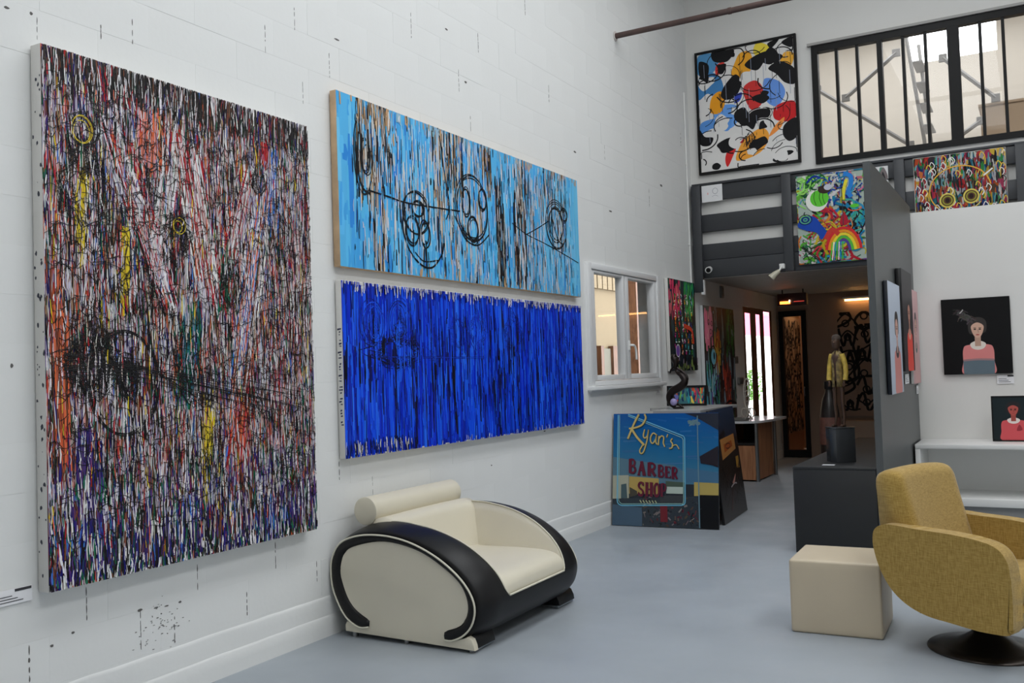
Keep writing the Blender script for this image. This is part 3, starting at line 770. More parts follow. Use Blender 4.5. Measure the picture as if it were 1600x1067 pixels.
artwork('canvas_painting', 'wide sky blue painting with black loops and drips, above the deep blue one', (.006, 6.1, 2.178), 3.395, 1.078, .052, paint_sky, rz=R(90), seed=21, ridge=.10, step=1.5e-6, rough=.4, edge=mat('raw_wood_edge', (196, 166, 132), rough=.8, var=.15, vscale=9))

# ------------------------------------------------------------------ deep blue painting
def paint_blue(P, rg):
    W, H = P.w, P.h
    P.rect(.003, W - .003, .012, H - .02, (18, 56, 190))
    pal = [((12, 50, 206), 9), ((22, 84, 240), 9), ((10, 34, 160), 5), ((14, 24, 96), 2), ((36, 104, 246), 3)]
    drips(P, rg, 1500, (0, 1, .05, .93), pal, (.010, .034), (.15, .7), .006, 9)
    for k in range(48):
        x = rg.random(); z = rg.uniform(.05, .55); drips(P, rg, rg.randint(6, 14), (x - .006, x + .006, z, z + .3), [((10, 12, 30), 5), ((10, 26, 110), 3)], (.005, .014), (.08, .35), .01)
    drips(P, rg, 300, (.02, .98, .1, .9), [((30, 98, 246), 5), ((12, 16, 44), 3)], (.007, .016), (.05, .3), .02)
    for (x, z) in ((.086, .766), (.172, .774)):
        for k in range(7): P.ring(x * W + rg.gauss(0, .012), z * H + rg.gauss(0, .012), .06 + .012 * k, .09 + .012 * k, .006, [(14, 50, 190), (26, 92, 240), (10, 24, 100)][k % 3], 30)
        scribble(P, rg, x, z - .03, .05, .08, 6, .004, (8, 16, 60), .4)
    for (x, z, a, b) in ((.38, .72, .1, .1), (.46, .74, .1, .12), (.62, .74, .12, .13), (.885, .66, .07, .10), (.3, .62, .1, .08)): scribble(P, rg, x, z, a, b, 5, .004, (12, 34, 140), .3)
    scribble(P, rg, .16, .60, .2, .09, 12, .004, (8, 14, 50), .3)
    for k in range(3): P.line([(.10 * W, (.565 + .004 * k) * H), (.3 * W, (.56 + .004 * k) * H), (.48 * W, (.555 + .006 * k) * H)], .003, (20, 70, 210) if k % 2 else (10, 26, 110))
    for (x, z, w, h) in ((.113, .60, .03, .07), (.545, .565, .03, .05), (.61, .57, .05, .09)): drips(P, rg, 22, (x, x + w * .3, z, z + h), [((8, 10, 26), 1)], (.004, .012), (.03, .09), .02)
    drips(P, rg, 600, (.01, .99, .08, .9), pal, (.006, .014), (.04, .2), .01, 9)
    drips(P, rg, 320, (0, 1, .955, .985), [((226, 224, 222), 6), ((16, 20, 60), 6), ((14, 44, 170), 7)], (.004, .011), (.02, .085), .08)
    drips(P, rg, 220, (0, 1, .985, 1.0), [((30, 30, 50), 5), ((216, 214, 212), 5), ((14, 44, 170), 3)], (.003, .008), (.02, .05), .1)
    drips(P, rg, 170, (0, .22, .02, .07), [((220, 220, 220), 3), ((12, 16, 50), 6), ((14, 44, 170), 4)], (.005, .012), (.03, .09), .05); drips(P, rg, 90, (.3, 1, .01, .03), [((200, 204, 214), 1), ((16, 40, 150), 3)], (.004, .009), (.02, .05), .08)
pb = artwork('canvas_painting', 'wide deep ultramarine painting of vertical strokes, lower of two stacked above the armchair', (.006, 6.095, 1.018), 3.375, 1.08, .05, paint_blue, rz=R(90), seed=31, ridge=.12, step=1.5e-6, rough=.42)
bm = bmesh.new(); rg = random.Random(8)
for k in range(34):
    z = .78 - k * .0175; y0 = rg.uniform(-.044, -.03); y1 = rg.uniform(-.026, -.012)
    if k % 4 == 3: continue
    prism(bm, [(y0, z), (y1, z + rg.uniform(-.006, .006)), (y1, z + .006), (y0, z + .008)], -1.6888, -1.6874, 'yz')
obj('edge_marks', bm, mat('ink_marks', (26, 34, 70), rough=.5), pb)['kind'] = 'stuff'

# ------------------------------------------------------------------ cream and black barrel armchair
def barrel_armchair():
    X0, Y0 = .024, 4.305
    t = thing('barrel_armchair', 'cream leather barrel armchair wrapped in a black shell with a roll headrest', 'armchair', (X0 + .5, Y0 + .62, 0))
    ox, oy = .5, .62
    CREAM = mat('cream_leather', (214, 207, 188), rough=.42, var=.03, vscale=3, bump=.04, bscale=120)
    BLACKL = mat('black_leather', (14, 14, 16), rough=.4, bump=.04, bscale=150, spec=.3)
    L = 1.24
    prof = [(.150, .085), (.091, .125), (.022, .25), (.0, .354), (.012, .455), (.074, .542), (.215, .592), (.396, .60), (.569, .572), (.736, .507), (.87, .42), (.948, .336), (.981, .25), (.961, .159), (.905, .097), (.86, .075)]
    prof = cr(prof, 6)
    n = len(prof); cx, cz = .49, .30
    def bulge_at(y):
        f = min(1, min(y, L - y) / .15)
        return math.sqrt(1 - (1 - f) ** 2) * .75 + .25 * f
    def pt(i, y, shrink=0.0):
        k = bulge_at(y); x, z = prof[i]
        ex = 0.0
        if x > cx and z > cz: ex = .055 * k * math.sin(2 * math.atan2((z - cz) / .30, (x - cx) / .49))
        sx = (1 + .112 * k + ex if x > cx else 1) - shrink; sz = 1 + (.17 if z > cz else .08) * k + ex - shrink
        return (cx + (x - cx) * sx - ox, y - oy, max(.055, cz + (z - cz) * sz))
    # arm width (distance of the inner edge of the opening from the end) along the outline
    def aw(i):
        x, z = prof[i]
        if x < .30: return None if z < .50 else .17      # closed back
        if x > .49 and z < .262: return None              # closed front, below the seat
        k = max(0.0, min(1.0, (.60 - z) / .36))
        a = .175 + .09 * k + .05 * max(0, (k - .75) / .25) ** 3
        return a
    bm = bmesh.new()
    NJ = 10
    def strip(i0, i1, ya, yb):
        P = []
        for i in range(i0, i1 + 1):
            a, b = ya(i), yb(i)
            P.append([pt(i, a + (b - a) * j / NJ) for j in range(NJ + 1)])
        grid(bm, P)
    open_i = [i for i in range(n) if aw(i) is not None and prof[i][0] >= .30 or (aw(i) is not None and prof[i][0] > .12 and prof[i][1] > .5)]
    i0, i1 = min(open_i), max(open_i)
    A = lambda i: aw(i) if aw(i) is not None else .17
    strip(i0, i1, lambda i: 0, lambda i: A(i)); strip(i0, i1, lambda i: L - A(i), lambda i: L)
    def full(ia, ib, a):
        ys = [a * j / NJ for j in range(NJ + 1)]; ys += [a + (L - 2 * a) * j / 12 for j in range(1, 12)] + [L - a + a * j / NJ for j in range(NJ + 1)]
        grid(bm, [[pt(i, y) for y in ys] for i in range(ia, ib + 1)])
    full(0, i0, A(i0)); full(i1, n - 1, A(i1))
    bmesh.ops.remove_doubles(bm, verts=bm.verts, dist=.0005)
    bmesh.ops.recalc_face_normals(bm, faces=bm.faces)
    shell = obj('shell', bm, BLACKL, t, smooth=True)
    md = shell.modifiers.new('thickness', 'SOLIDIFY'); md.thickness = .022; md.offset = -1
    # end faces: black rim, cream panel, piping
    for s, ye in ((-1, 0.0), (1, L)):
        ins = lambda k: [(cx + (x - cx) * k[0] - ox, cz + (z - cz) * k[1]) for x, z in prof]
        ring_o = ins((1, 1)); 
        bm = bmesh.new()
        inner = [(.267, .113), (.17, .163), (.11, .23), (.067, .335), (.061, .395), (.104, .495), (.229, .545), (.409, .568), (.625, .529), (.789, .448), (.895, .366), (.936, .268), (.922, .189), (.873, .139), (.784, .107)]
        inner = cr(inner, 5)
        outer = cr([(.262, .076), (.189, .068), (.091, .125), (.016, .25), (-.004, .354), (.008, .455), (.074, .545), (.215, .594), (.396, .602), (.569, .574), (.736, .509), (.87, .422), (.950, .336), (.983, .25), (.963, .159), (.905, .095), (.83, .060), (.784, .060)], 5)
        m = 90
        def resample(c, m):
            d = [0]
            for p, q in zip(c, c[1:]): d.append(d[-1] + math.dist(p, q))
            out = []
            for k in range(m):
                s_ = d[-1] * k / (m - 1); j = max(0, min(len(d) - 2, next((q for q in range(len(d) - 1) if d[q + 1] >= s_), len(d) - 2)))
                f = (s_ - d[j]) / max(1e-9, d[j + 1] - d[j]); out.append(tuple(a + (b - a) * f for a, b in zip(c[j], c[j + 1])))
            return out
        ro, ri = resample(outer, m), resample(inner, m)
        yy = ye + s * .004
        P = []
        for (a, b) in zip(ro, ri):
            row = []
            for f, dy in ((0, -.02), (0, .0), (.12, .012), (.5, .016), (.88, .010), (1, -.02)):
                row.append((a[0] + (b[0] - a[0]) * f - ox, yy + s * dy - oy, a[1] + (b[1] - a[1]) * f))
            P.append(row)
        V = grid(bm, P)
        bm.faces.new(V[0]); bm.faces.new(V[-1])
        obj('arm_rim', bm, BLACKL, t, smooth=True)
        bm = bmesh.new(); tube(bm, [(x - ox, yy + s * .010 - oy, z) for x, z in ro], .0055, 8); obj('piping', bm, mat('cream_piping', (214, 210, 192), rough=.5), t, smooth=True)
        plate = ri + [(.784, .06), (.86, .060), (.925, .088), (.952, .075), (.965, .045), (.970, .018)][:None if s < 0 else 2] + ([] if s < 0 else [(.90, .05), (.91, .018)]) + [ (.088, .034), (.086, .07), (.10, .094), (.2, .075), (.262, .08)]
        bm = bmesh.new(); y_a, y_b = (ye - .006, ye + .035) if s < 0 else (ye - .035, ye + .006)
        prism(bm, [(x - ox, z) for x, z in plate], y_a - oy, y_b - oy, 'xz', bevel=.004, seg=2)
        smooth_angle(obj('end_panel', bm, CREAM, t), 40)
        # plinth foot: black block with chrome underside and pegs
        ya, yb = (0.036, .22) if s < 0 else (L - .22, L - .001)
        bm = bmesh.new(); prism(bm, [(x - ox, z) for x, z in [(.70, .03), (.966, .022), (.962, .05), (.945, .085), (.91, .105), (.85, .115), (.70, .115)]], ya - oy, yb - oy, 'xz', bevel=.004)
        smooth_angle(obj('foot_block', bm, BLACKL, t), 40)
        pbox('foot_plate', mat('brushed_plate', (150, 156, 160), rough=.3, metal=.9), t, .72 - ox, .955 - ox, ya - oy, yb - oy, .008, .0215)
        for x in (.13, .5, .93):
            part('peg', STEEL, t, lambda b: tube(b, [(x - ox, (ye - s * .03) - oy, 0), (x - ox, (ye - s * .03) - oy, .032)], .016, 12))
    # inner faces of the arms
    for s in (-1, 1):
        bm = bmesh.new(); P = []
        for i in range(i0, i1 + 1):
            a = A(i) - .004; y = a if s < 0 else L - a
            p = pt(i, y, .012); row = [p]
            zt = .30; xx = p[0]
            bx = min(max(xx, .26 - ox), .93 - ox)
            for k in range(1, 7):
                f = k / 6; yi = (.27 if s < 0 else L - .27) - oy
                row.append((xx + (bx - xx) * f, p[1] + (yi - p[1]) * min(1, f * 1.2) * .75, p[2] + (min(zt, p[2]) - p[2]) * f))
            P.append(row)
        grid(bm, P)
        o = obj('arm_lining', bm, CREAM, t, smooth=True)
        md = o.modifiers.new('thickness', 'SOLIDIFY'); md.thickness = .01; md.offset = 0
        # cream piping on the rim of the opening
        bm = bmesh.new(); tube(bm, [pt(i, (A(i) if s < 0 else L - A(i)), -.002) for i in range(i0, i1 + 1)], .005, 6)
        obj('rim_piping', bm, mat('cream_piping', (0, 0, 0)), t, smooth=True)
    bm = bmesh.new(); tube(bm, [pt(i1, A(i1) + (L - 2 * A(i1)) * k / 12, -.004) for k in range(13)], .006, 6); obj('seat_piping', bm, mat('cream_piping', (0, 0, 0)), t, smooth=True)
    # seat cushion: rounded front roll
    bm = bmesh.new(); P = []
    sp = cr([(.25, .18), (.25, .37), (.45, .375), (.70, .380), (.88, .376), (.975, .355), (1.022, .31), (1.020, .25), (.95, .225), (.6, .21), (.3, .18)], 6)
    for j in range(25):
        f = j / 24; y = .185 + (L - .37) * f
        e = min(f, 1 - f); cr_ = 1 - max(0, 1 - e / .12) ** 2 * .06
        P.append([(.5 + (x - .5) * (cr_ if x > .5 else 1) - ox, y - oy, .25 + (z - .25) * cr_ + (.012 * math.sin(math.pi * f) if z > .3 else 0)) for x, z in sp])
    V = grid(bm, P); bm.faces.new(V[0]); bm.faces.new(V[-1][::-1])
    obj('seat_cushion', bm, CREAM, t, smooth=True)
    # backrest
    bm = bmesh.new(); P = []
    bp = cr([(.12, .56), (.18, .655), (.245, .668), (.30, .63), (.335, .52), (.365, .42), (.38, .33), (.30, .28), (.16, .30)], 6, True)
    for j in range(21):
        f = j / 20; y = .16 + (L - .32) * f
        b = .03 * (abs(2 * f - 1) ** 2.5)
        P.append([(x - ox + (b if x > .2 else 0), y - oy, z) for x, z in bp])
    V = grid(bm, P)
    n0 = len(P[0])
    for a_, b_ in zip(V, V[1:]): bm.faces.new((a_[n0 - 1], b_[n0 - 1], b_[0], a_[0]))
    bm.faces.new(V[0]); bm.faces.new(V[-1][::-1])
    obj('backrest', bm, CREAM, t, smooth=True)
    # roll headrest on two short brackets
    bm = bmesh.new(); zr, xr, rr = .706, .128, .083
    ax = [(0.15 + .0, .0), (.15, .075), (.154, .083), (.165, rr), (.40, rr), (.62, rr), (.85, rr), (L - .165, rr), (L - .154, .083), (L - .15, .075), (L - .15, 0)]
    rings = []
    for (y, r_) in ax:
        if r_ == 0: rings.append([bm.verts.new((xr - ox, y - oy, zr))])
        else: rings.append([bm.verts.new((xr - ox + r_ * math.cos(k * math.pi / 18), y - oy, zr + r_ * math.sin(k * math.pi / 18))) for k in range(36)])
    for a_, b_ in zip(rings, rings[1:]):
        for k in range(36):
            vs = []
            for v in (a_[k % len(a_)], a_[(k + 1) % 36 % len(a_)], b_[(k + 1) % 36 % len(b_)], b_[k % len(b_)]):
                if v not in vs: vs.append(v)
            bm.faces.new(vs)
    smooth_angle(obj('roll_headrest', bm, CREAM, t), 40)
    for y in (.42, .82):
        part('headrest_bracket', CHROME, t, lambda b: tube(b, [(.15 - ox, y - oy, .56), (.14 - ox, y - oy, .66)], .012, 10))
barrel_armchair()

# ------------------------------------------------------------------ cream pouf
pf = thing('cube_pouf', 'cream leather cube pouf standing beside the mustard armchair', 'pouf', (2.655, 5.62, 0), R(1.5))
POUF = mat('beige_leather', (194, 180, 156), rough=.45, var=.03, vscale=4, bump=.04, bscale=130)
def pouf_body(bm):
    t = bmesh.new(); box(t, -.243, .243, -.24, .24, 0, .405)
    bmesh.ops.subdivide_edges(t, edges=list(t.edges), cuts=9, use_grid_fill=True)
    for v in t.verts:
        x, y, z = v.co.x / .243, v.co.y / .24, (v.co.z - .2) / .205
        if z > .99: v.co.z += .010 * (1 - x * x) * (1 - y * y)
        if abs(x) > .99: v.co.x += math.copysign(.005 * (1 - y * y) * (1 - z * z), x)
        if abs(y) > .99: v.co.y += math.copysign(.005 * (1 - x * x) * (1 - z * z), y)
    es = [e for e in t.edges if len(e.link_faces) == 2 and e.calc_face_angle(0) > .9 and min(v.co.z for v in e.verts) > -.001]
    bmesh.ops.bevel(t, geom=es, offset=.016, segments=4, profile=.5, affect='EDGES')
    join(bm, t)
part('body', POUF, pf, pouf_body, smooth=40)
for sx in (-1, 1):
    for sy in (-1, 1): part('glide', BLACKM, pf, lambda b: tube(b, [(sx * .2, sy * .2, -.0), (sx * .2, sy * .2, .004)], .015, 10))
bm = bmesh.new()
c = [(-.236, -.233), (.236, -.233), (.236, .233), (-.236, .233)]
tube(bm, [(x, y, .3935) for x, y in c], .003, 6, closed=True)
for x, y in c: tube(bm, [(x, y, .01), (x, y, .3935)], .003, 6)
obj('seam', bm, POUF, pf)

# ------------------------------------------------------------------ mustard swivel armchair
def swivel_armchair():
    t = thing('swivel_armchair', 'mustard yellow fabric swivel armchair on a round bronze base', 'armchair', (3.40, 5.43, 0), R(-23))
    FAB = fabric_mat('mustard_fabric', (176, 146, 80), (140, 112, 50))
    BASE = mat('dark_bronze', (52, 46, 42), rough=.32, metal=.7)
    # arms: D shaped side panels
    out = [(-.402, .585), (-.386, .622), (-.345, .645), (-.281, .650), (-.158, .642), (.017, .636), (.150, .622), (.235, .596), (.280, .545), (.298, .467), (.303, .363), (.300, .240), (.294, .205), (.270, .190), (.215, .186), (.129, .186), (.007, .198), (-.12, .212), (-.226, .25), (-.31, .317), (-.369, .414), (-.400, .516)]
    out = cr(out, 5, True)
    for s in (-1, 1):
        bm = bmesh.new()
        prism(bm, out, s * .355 if s < 0 else .255, s * .255 if s < 0 else .355, 'xz', bevel=.026, seg=5)
        obj('arm', bm, FAB, t, smooth=True).modifiers.new('even_shading', 'WEIGHTED_NORMAL')
    # seat body and cushion
    bm = bmesh.new(); prism(bm, cr([(-.36, .30), (-.30, .24), (-.1, .19), (.15, .17), (.24, .175), (.26, .22), (.25, .30), (-.2, .34)], 3, True), -.256, .256, 'xz', bevel=.015)
    smooth_angle(obj('seat_base', bm, FAB, t), 50)
    bm = bmesh.new(); prism(bm, cr([(-.22, .30), (-.20, .40), (-.05, .425), (.12, .435), (.225, .428), (.275, .385), (.272, .32), (.22, .29), (.0, .28)], 4, True), -.252, .252, 'xz', bevel=.030, seg=4)
    smooth_angle(obj('seat_cushion', bm, FAB, t), 60)
    # backrest: thick slab leaning back with soft edges
    bm = bmesh.new()
    side = cr([(-.425, .80), (-.430, .86), (-.415, .895), (-.375, .915), (-.320, .915), (-.275, .890), (-.250, .82), (-.205, .66), (-.165, .52), (-.12, .40), (-.20, .34), (-.36, .36), (-.41, .60)], 4, True)
    P = []
    for j in range(21):
        f = j / 20; v = -.285 + .57 * f; e = min(f, 1 - f)
        k = math.sqrt(max(0, 1 - max(0, 1 - e / .09) ** 2)) ; k = .80 + .20 * k
        cxs, czs = -.33, .64
        bulge = .030 * (1 - (2 * f - 1) ** 2)
        P.append([(cxs + (x - cxs) * (k * .9 + .1) - bulge * .6 * max(0, min(1, (x + .40) / .12)), v, czs + (z - czs) * (.93 + .07 * (k - .8) / .2) + .012 * (1 - (2 * f - 1) ** 2) * max(0, min(1, (z - .7) / .2))) for x, z in side])
    V = grid(bm, P); n0 = len(P[0])
    for a_, b_ in zip(V, V[1:]): bm.faces.new((a_[n0 - 1], b_[n0 - 1], b_[0], a_[0]))
    bm.faces.new(V[0]); bm.faces.new(V[-1][::-1])
    obj('backrest', bm, FAB, t, smooth=True)
    # base
    bm = bmesh.new(); lathe(bm, [(0, .0), (.283, .0), (.286, .006), (.280, .014), (.22, .026), (.14, .046), (.075, .085), (.045, .13), (.036, .16), (.036, .19), (0, .19)], 48)
    smooth_angle(obj('pedestal_base', bm, BASE, t), 50)
    bm = bmesh.new(); lathe(bm, [(.10, .155), (.13, .16), (.13, .172), (0, .172)], 24); obj('swivel_plate', bm, BLACKM, t)
    bm = bmesh.new(); rg = random.Random(4)
    for k in range(60):
        x, y = -.16 + rg.uniform(-.07, .09), rg.uniform(-.24, -.05); tube(bm, [(x, y, .215), (x + rg.uniform(-.008, .008), y, .185)], .003, 4)
    obj('underside_fringe', bm, mat('dark_lining', (58, 48, 44), rough=.9), t)['kind'] = 'stuff'
swivel_armchair()

# ------------------------------------------------------------------ framed abstract on the upper back wall (generic flowing shapes)
def paint_flow(P, rg):
    W, H = P.w, P.h
    P.rect(0, W, 0, H, (226, 224, 222))
    def b(pts, c): P.blob([(x * W, z * H) for x, z in pts], c)
    K = (20, 19, 22)
    for pts, c in [
        ([(0, .84), (.10, .80), (.22, .88), (.2, .98), (.06, 1), (0, .97)], (86, 150, 200)),
        ([(0, .62), (.10, .66), (.2, .6), (.27, .68), (.22, .8), (.08, .84), (0, .78)], (70, 132, 190)),
        ([(.36, .78), (.46, .72), (.58, .82), (.56, .94), (.46, .95), (.40, .88)], (240, 168, 44)),
        ([(.60, .92), (.72, .86), (.76, .95), (.68, 1), (.62, 1)], (238, 214, 70)), ([(.84, .74), (.96, .76), (1, .86), (.9, .88)], (240, 176, 60)),
        ([(.48, .66), (.60, .70), (.68, .62), (.66, .5), (.56, .46), (.5, .54)], (206, 54, 52)),
        ([(.70, .70), (.84, .66), (.90, .56), (.82, .46), (.72, .5), (.68, .6)], (104, 150, 226)),
        ([(.16, .48), (.20, .36), (.34, .34), (.44, .44), (.40, .52), (.26, .54)], (104, 160, 232)),
        ([(0, .32), (.14, .36), (.30, .32), (.34, .42), (.2, .44), (.02, .42)], (92, 150, 222)),
        ([(.12, .50), (.22, .48), (.28, .56), (.24, .66), (.14, .62)], (238, 160, 34)),
        ([(.80, .46), (.98, .48), (1, .36), (.92, .32), (.78, .36)], (204, 34, 38)),
        ([(.38, .06), (.62, .10), (.72, .22), (.66, .30), (.52, .26), (.42, .18)], (244, 166, 60)),
        ([(.72, .22), (.84, .28), (.88, .36), (.78, .30)], (244, 150, 70)), ([(.28, .02), (.34, .10), (.38, .18), (.32, .2), (.26, .1)], (214, 44, 44)),
        ([(.50, .84), (.62, .78), (.70, .84), (.74, .92), (.60, .90)], K), ([(.28, .70), (.40, .78), (.46, .70), (.40, .60), (.30, .58), (.24, .62)], K),
        ([(.74, .78), (.86, .82), (1, .74), (1, .62), (.90, .64), (.82, .72)], K), ([(.18, .92), (.32, .90), (.40, .98), (.30, 1), (.16, 1)], K), ([(.02, .94), (.12, .90), (.10, .80), (.02, .82)], K),
        ([(.54, .44), (.64, .46), (.74, .44), (.72, .38), (.62, .38), (.56, .30), (.50, .36)], K), ([(.18, .22), (.30, .26), (.40, .24), (.36, .16), (.24, .14), (.20, .18)], K),
        ([(.0, .36), (.05, .30), (.14, .28), (.10, .22), (.0, .24)], K), ([(.88, .30), (1, .34), (1, .20), (.92, .16), (.86, .22)], K), ([(.56, .56), (.66, .58), (.74, .54), (.66, .50)], K),
        ([(.78, .94), (.86, 1), (.80, 1), (.74, .98)], K), ([(.44, .38), (.5, .34), (.46, .3), (.40, .32)], (228, 226, 224)),
        ([(.20, .80), (.30, .84), (.28, .90), (.20, .88)], (214, 60, 50)), ([(.38, .60), (.46, .62), (.44, .56), (.38, .54)], (50, 70, 180)), ([(.40, .22), (.46, .24), (.44, .2)], (190, 36, 46))]:
        b(pts, c)
    for k in range(26):
        x, z = rg.random() * W, rg.random() * H; r = rg.uniform(.05, .13); a0 = rg.uniform(0, 6.28)
        P.blob([(min(W - .005, max(.005, x + r * rg.uniform(.5, 1.2) * math.cos(a0 + i * .9))), min(H - .005, max(.005, z + r * rg.uniform(.4, 1.1) * math.sin(a0 + i * .9)))) for i in range(7)], rg.choice([K, K, K, (228, 226, 224), (228, 226, 224), (228, 226, 224)]))
    for k in range(60):
        x, z = rg.random() * W, rg.random() * H; r = rg.uniform(.06, .20); a0 = rg.uniform(0, 6.28)
        pts = [(min(W - .01, max(.01, x + r * math.cos(a0 + i * .45))), min(H - .01, max(.01, z + r * .8 * math.sin(a0 + i * .45)))) for i in range(rg.randint(4, 8))]
        P.curve(pts, [rg.uniform(.006, .016)] * ((len(pts) - 1) * 6 + 1), K)
    for k in range(60):
        x = rg.random() * W; z = rg.uniform(.15, .95) * H; P.line([(x, z), (x + .002, z - rg.uniform(.06, .3) * min(1, z))], .005, K if rg.random() < .6 else (150, 160, 180))
    for k in range(9):
        x = rg.uniform(.44, .56) * W; z = rg.uniform(.16, .24) * H; P.curve([(x, z), (x + .03, z + .06), (x + .05, z - .04), (x + .08, z + .03)], .006, K)
fb = artwork('framed_painting', 'black framed abstract of black, orange, blue and red flowing shapes beside the upper window', (.742, YB - .004, 3.905), 1.175, 1.47, .035, paint_flow, seed=41, step=2e-5, frame=(BLACKM, .03, .012))

# ------------------------------------------------------------------ green and blue canvas on the railing
def paint_green(P, rg):
    W, H = P.w, P.h
    P.rect(0, W, 0, H, (170, 186, 176))
    C = [tuple(v * .84 for v in q) for q in [(96, 196, 60), (30, 110, 60), (24, 84, 190), (36, 160, 210), (214, 40, 60), (236, 210, 50), (236, 120, 150), (240, 240, 236), (26, 28, 34), (240, 140, 40), (110, 60, 140), (80, 210, 190)]]
    def sc(x, z, r, n, cs, ln=(.05, .2)):
        for k in range(n):
            a = rg.uniform(0, 6.28); px = (x + rg.gauss(0, r)) * W; pz = (z + rg.gauss(0, r)) * H; l = rg.uniform(*ln)
            P.curve([(min(W, max(0, px)), min(H, max(0, pz))), (min(W, max(0, px + l * .5 * math.cos(a))), min(H, max(0, pz + l * .5 * math.sin(a)))), (min(W, max(0, px + l * math.cos(a + .6))), min(H, max(0, pz + l * math.sin(a + .6))))], rg.uniform(.008, .03), jit(rg.choice(cs), 16, rg), n=4)
    sc(.5, .5, .35, 260, C); sc(.18, .88, .10, 60, [C[0], C[1], C[7], (150, 220, 110)]); sc(.2, .1, .1, 60, [C[0], C[7], C[1]]); sc(.45, .12, .08, 50, [C[8], (70, 60, 40), C[0], C[3]]); sc(.85, .45, .12, 70, [C[8], C[3], C[11]]); sc(.5, .35, .1, 60, [C[4], C[9], C[5]]); sc(.6, .92, .12, 40, [C[2], C[3], C[7]])
    P.blob([(0, .44 * H), (.10 * W, .54 * H), (.26 * W, .52 * H), (.34 * W, .44 * H), (.42 * W, .34 * H), (.34 * W, .26 * H), (.28 * W, .34 * H), (.12 * W, .38 * H)], (22, 72, 176))
    P.ell(.30 * W, .70 * H, .125, .125, (238, 240, 232)); P.ell(.34 * W, .725 * H, .105, .098, (98, 204, 56))
    for x in (.28, .36, .41): P.curve([(x * W, .82 * H), ((x - .02) * W, .73 * H), ((x + .01) * W, .65 * H)], .006, (24, 40, 20))
    P.ell(.42 * W, .82 * H, .075, .05, (56, 40, 34)); P.ell(.47 * W, .84 * H, .045, .035, (196, 200, 214))
    for k in range(4): P.ring(.12 * W, .50 * H, .02 + .018 * k, .016 + .014 * k, .008, [(110, 210, 70), (20, 40, 30)][k % 2])
    P.curve([(.70 * W, .97 * H), (.80 * W, .93 * H), (.80 * W, .84 * H), (.76 * W, .76 * H), (.80 * W, .70 * H)], .05, (40, 130, 214)); P.curve([(.74 * W, .90 * H), (.70 * W, .80 * H), (.68 * W, .68 * H)], .035, (232, 220, 60))
    P.blob([(.62 * W, .44 * H), (.68 * W, .54 * H), (.74 * W, .46 * H), (.72 * W, .40 * H), (.64 * W, .40 * H)], (176, 26, 50)); P.line([(.67 * W, .40 * H), (.665 * W, .92 * H)], .008, (40, 60, 70))
    P.ell(.84 * W, .60 * H, .05, .022, (92, 204, 60)); P.ring(.84 * W, .585 * H, .075, .04, .012, (226, 90, 60), t0=3.3, t1=6.1)
    for k, c in enumerate([(214, 44, 50), (240, 150, 40), (240, 220, 60), (90, 190, 70), (80, 70, 150)]): P.ring(.66 * W, .10 * H, .19 - .03 * k, .28 - .035 * k, .03, c, 16, t0=.1, t1=3.0)
    P.curve([(.40 * W, .26 * H), (.50 * W, .36 * H), (.60 * W, .30 * H)], .05, (206, 60, 50)); P.curve([(.40 * W, .60 * H), (.52 * W, .58 * H), (.60 * W, .50 * H)], .022, (196, 30, 56))
    for k in range(7): P.line([((.46 + .03 * k) * W, .02 * H), ((.50 + .025 * k) * W, .22 * H)], .012, [(80, 200, 70), (240, 240, 236), (40, 150, 200)][k % 3])
    for d in (0, .03): P.line([((.03 + d) * W, .20 * H), ((.30 + d) * W, .03 * H)], .009, (24, 26, 24))
    for k in range(9): P.ell((.88 + .05 * (k % 2)) * W, (.66 + .03 * k) * H, .012, .012, (30, 60, 120))
    P.curve([(.06 * W, .06 * H), (.12 * W, .09 * H), (.16 * W, .05 * H), (.22 * W, .08 * H), (.26 * W, .05 * H)], .008, (24, 26, 24))
pr2 = artwork('canvas_painting', 'bright green and blue fantasy canvas hanging on the charcoal loft railing', (1.685, YB - .068, 2.657), .765, 1.035, .03, paint_green, seed=51)

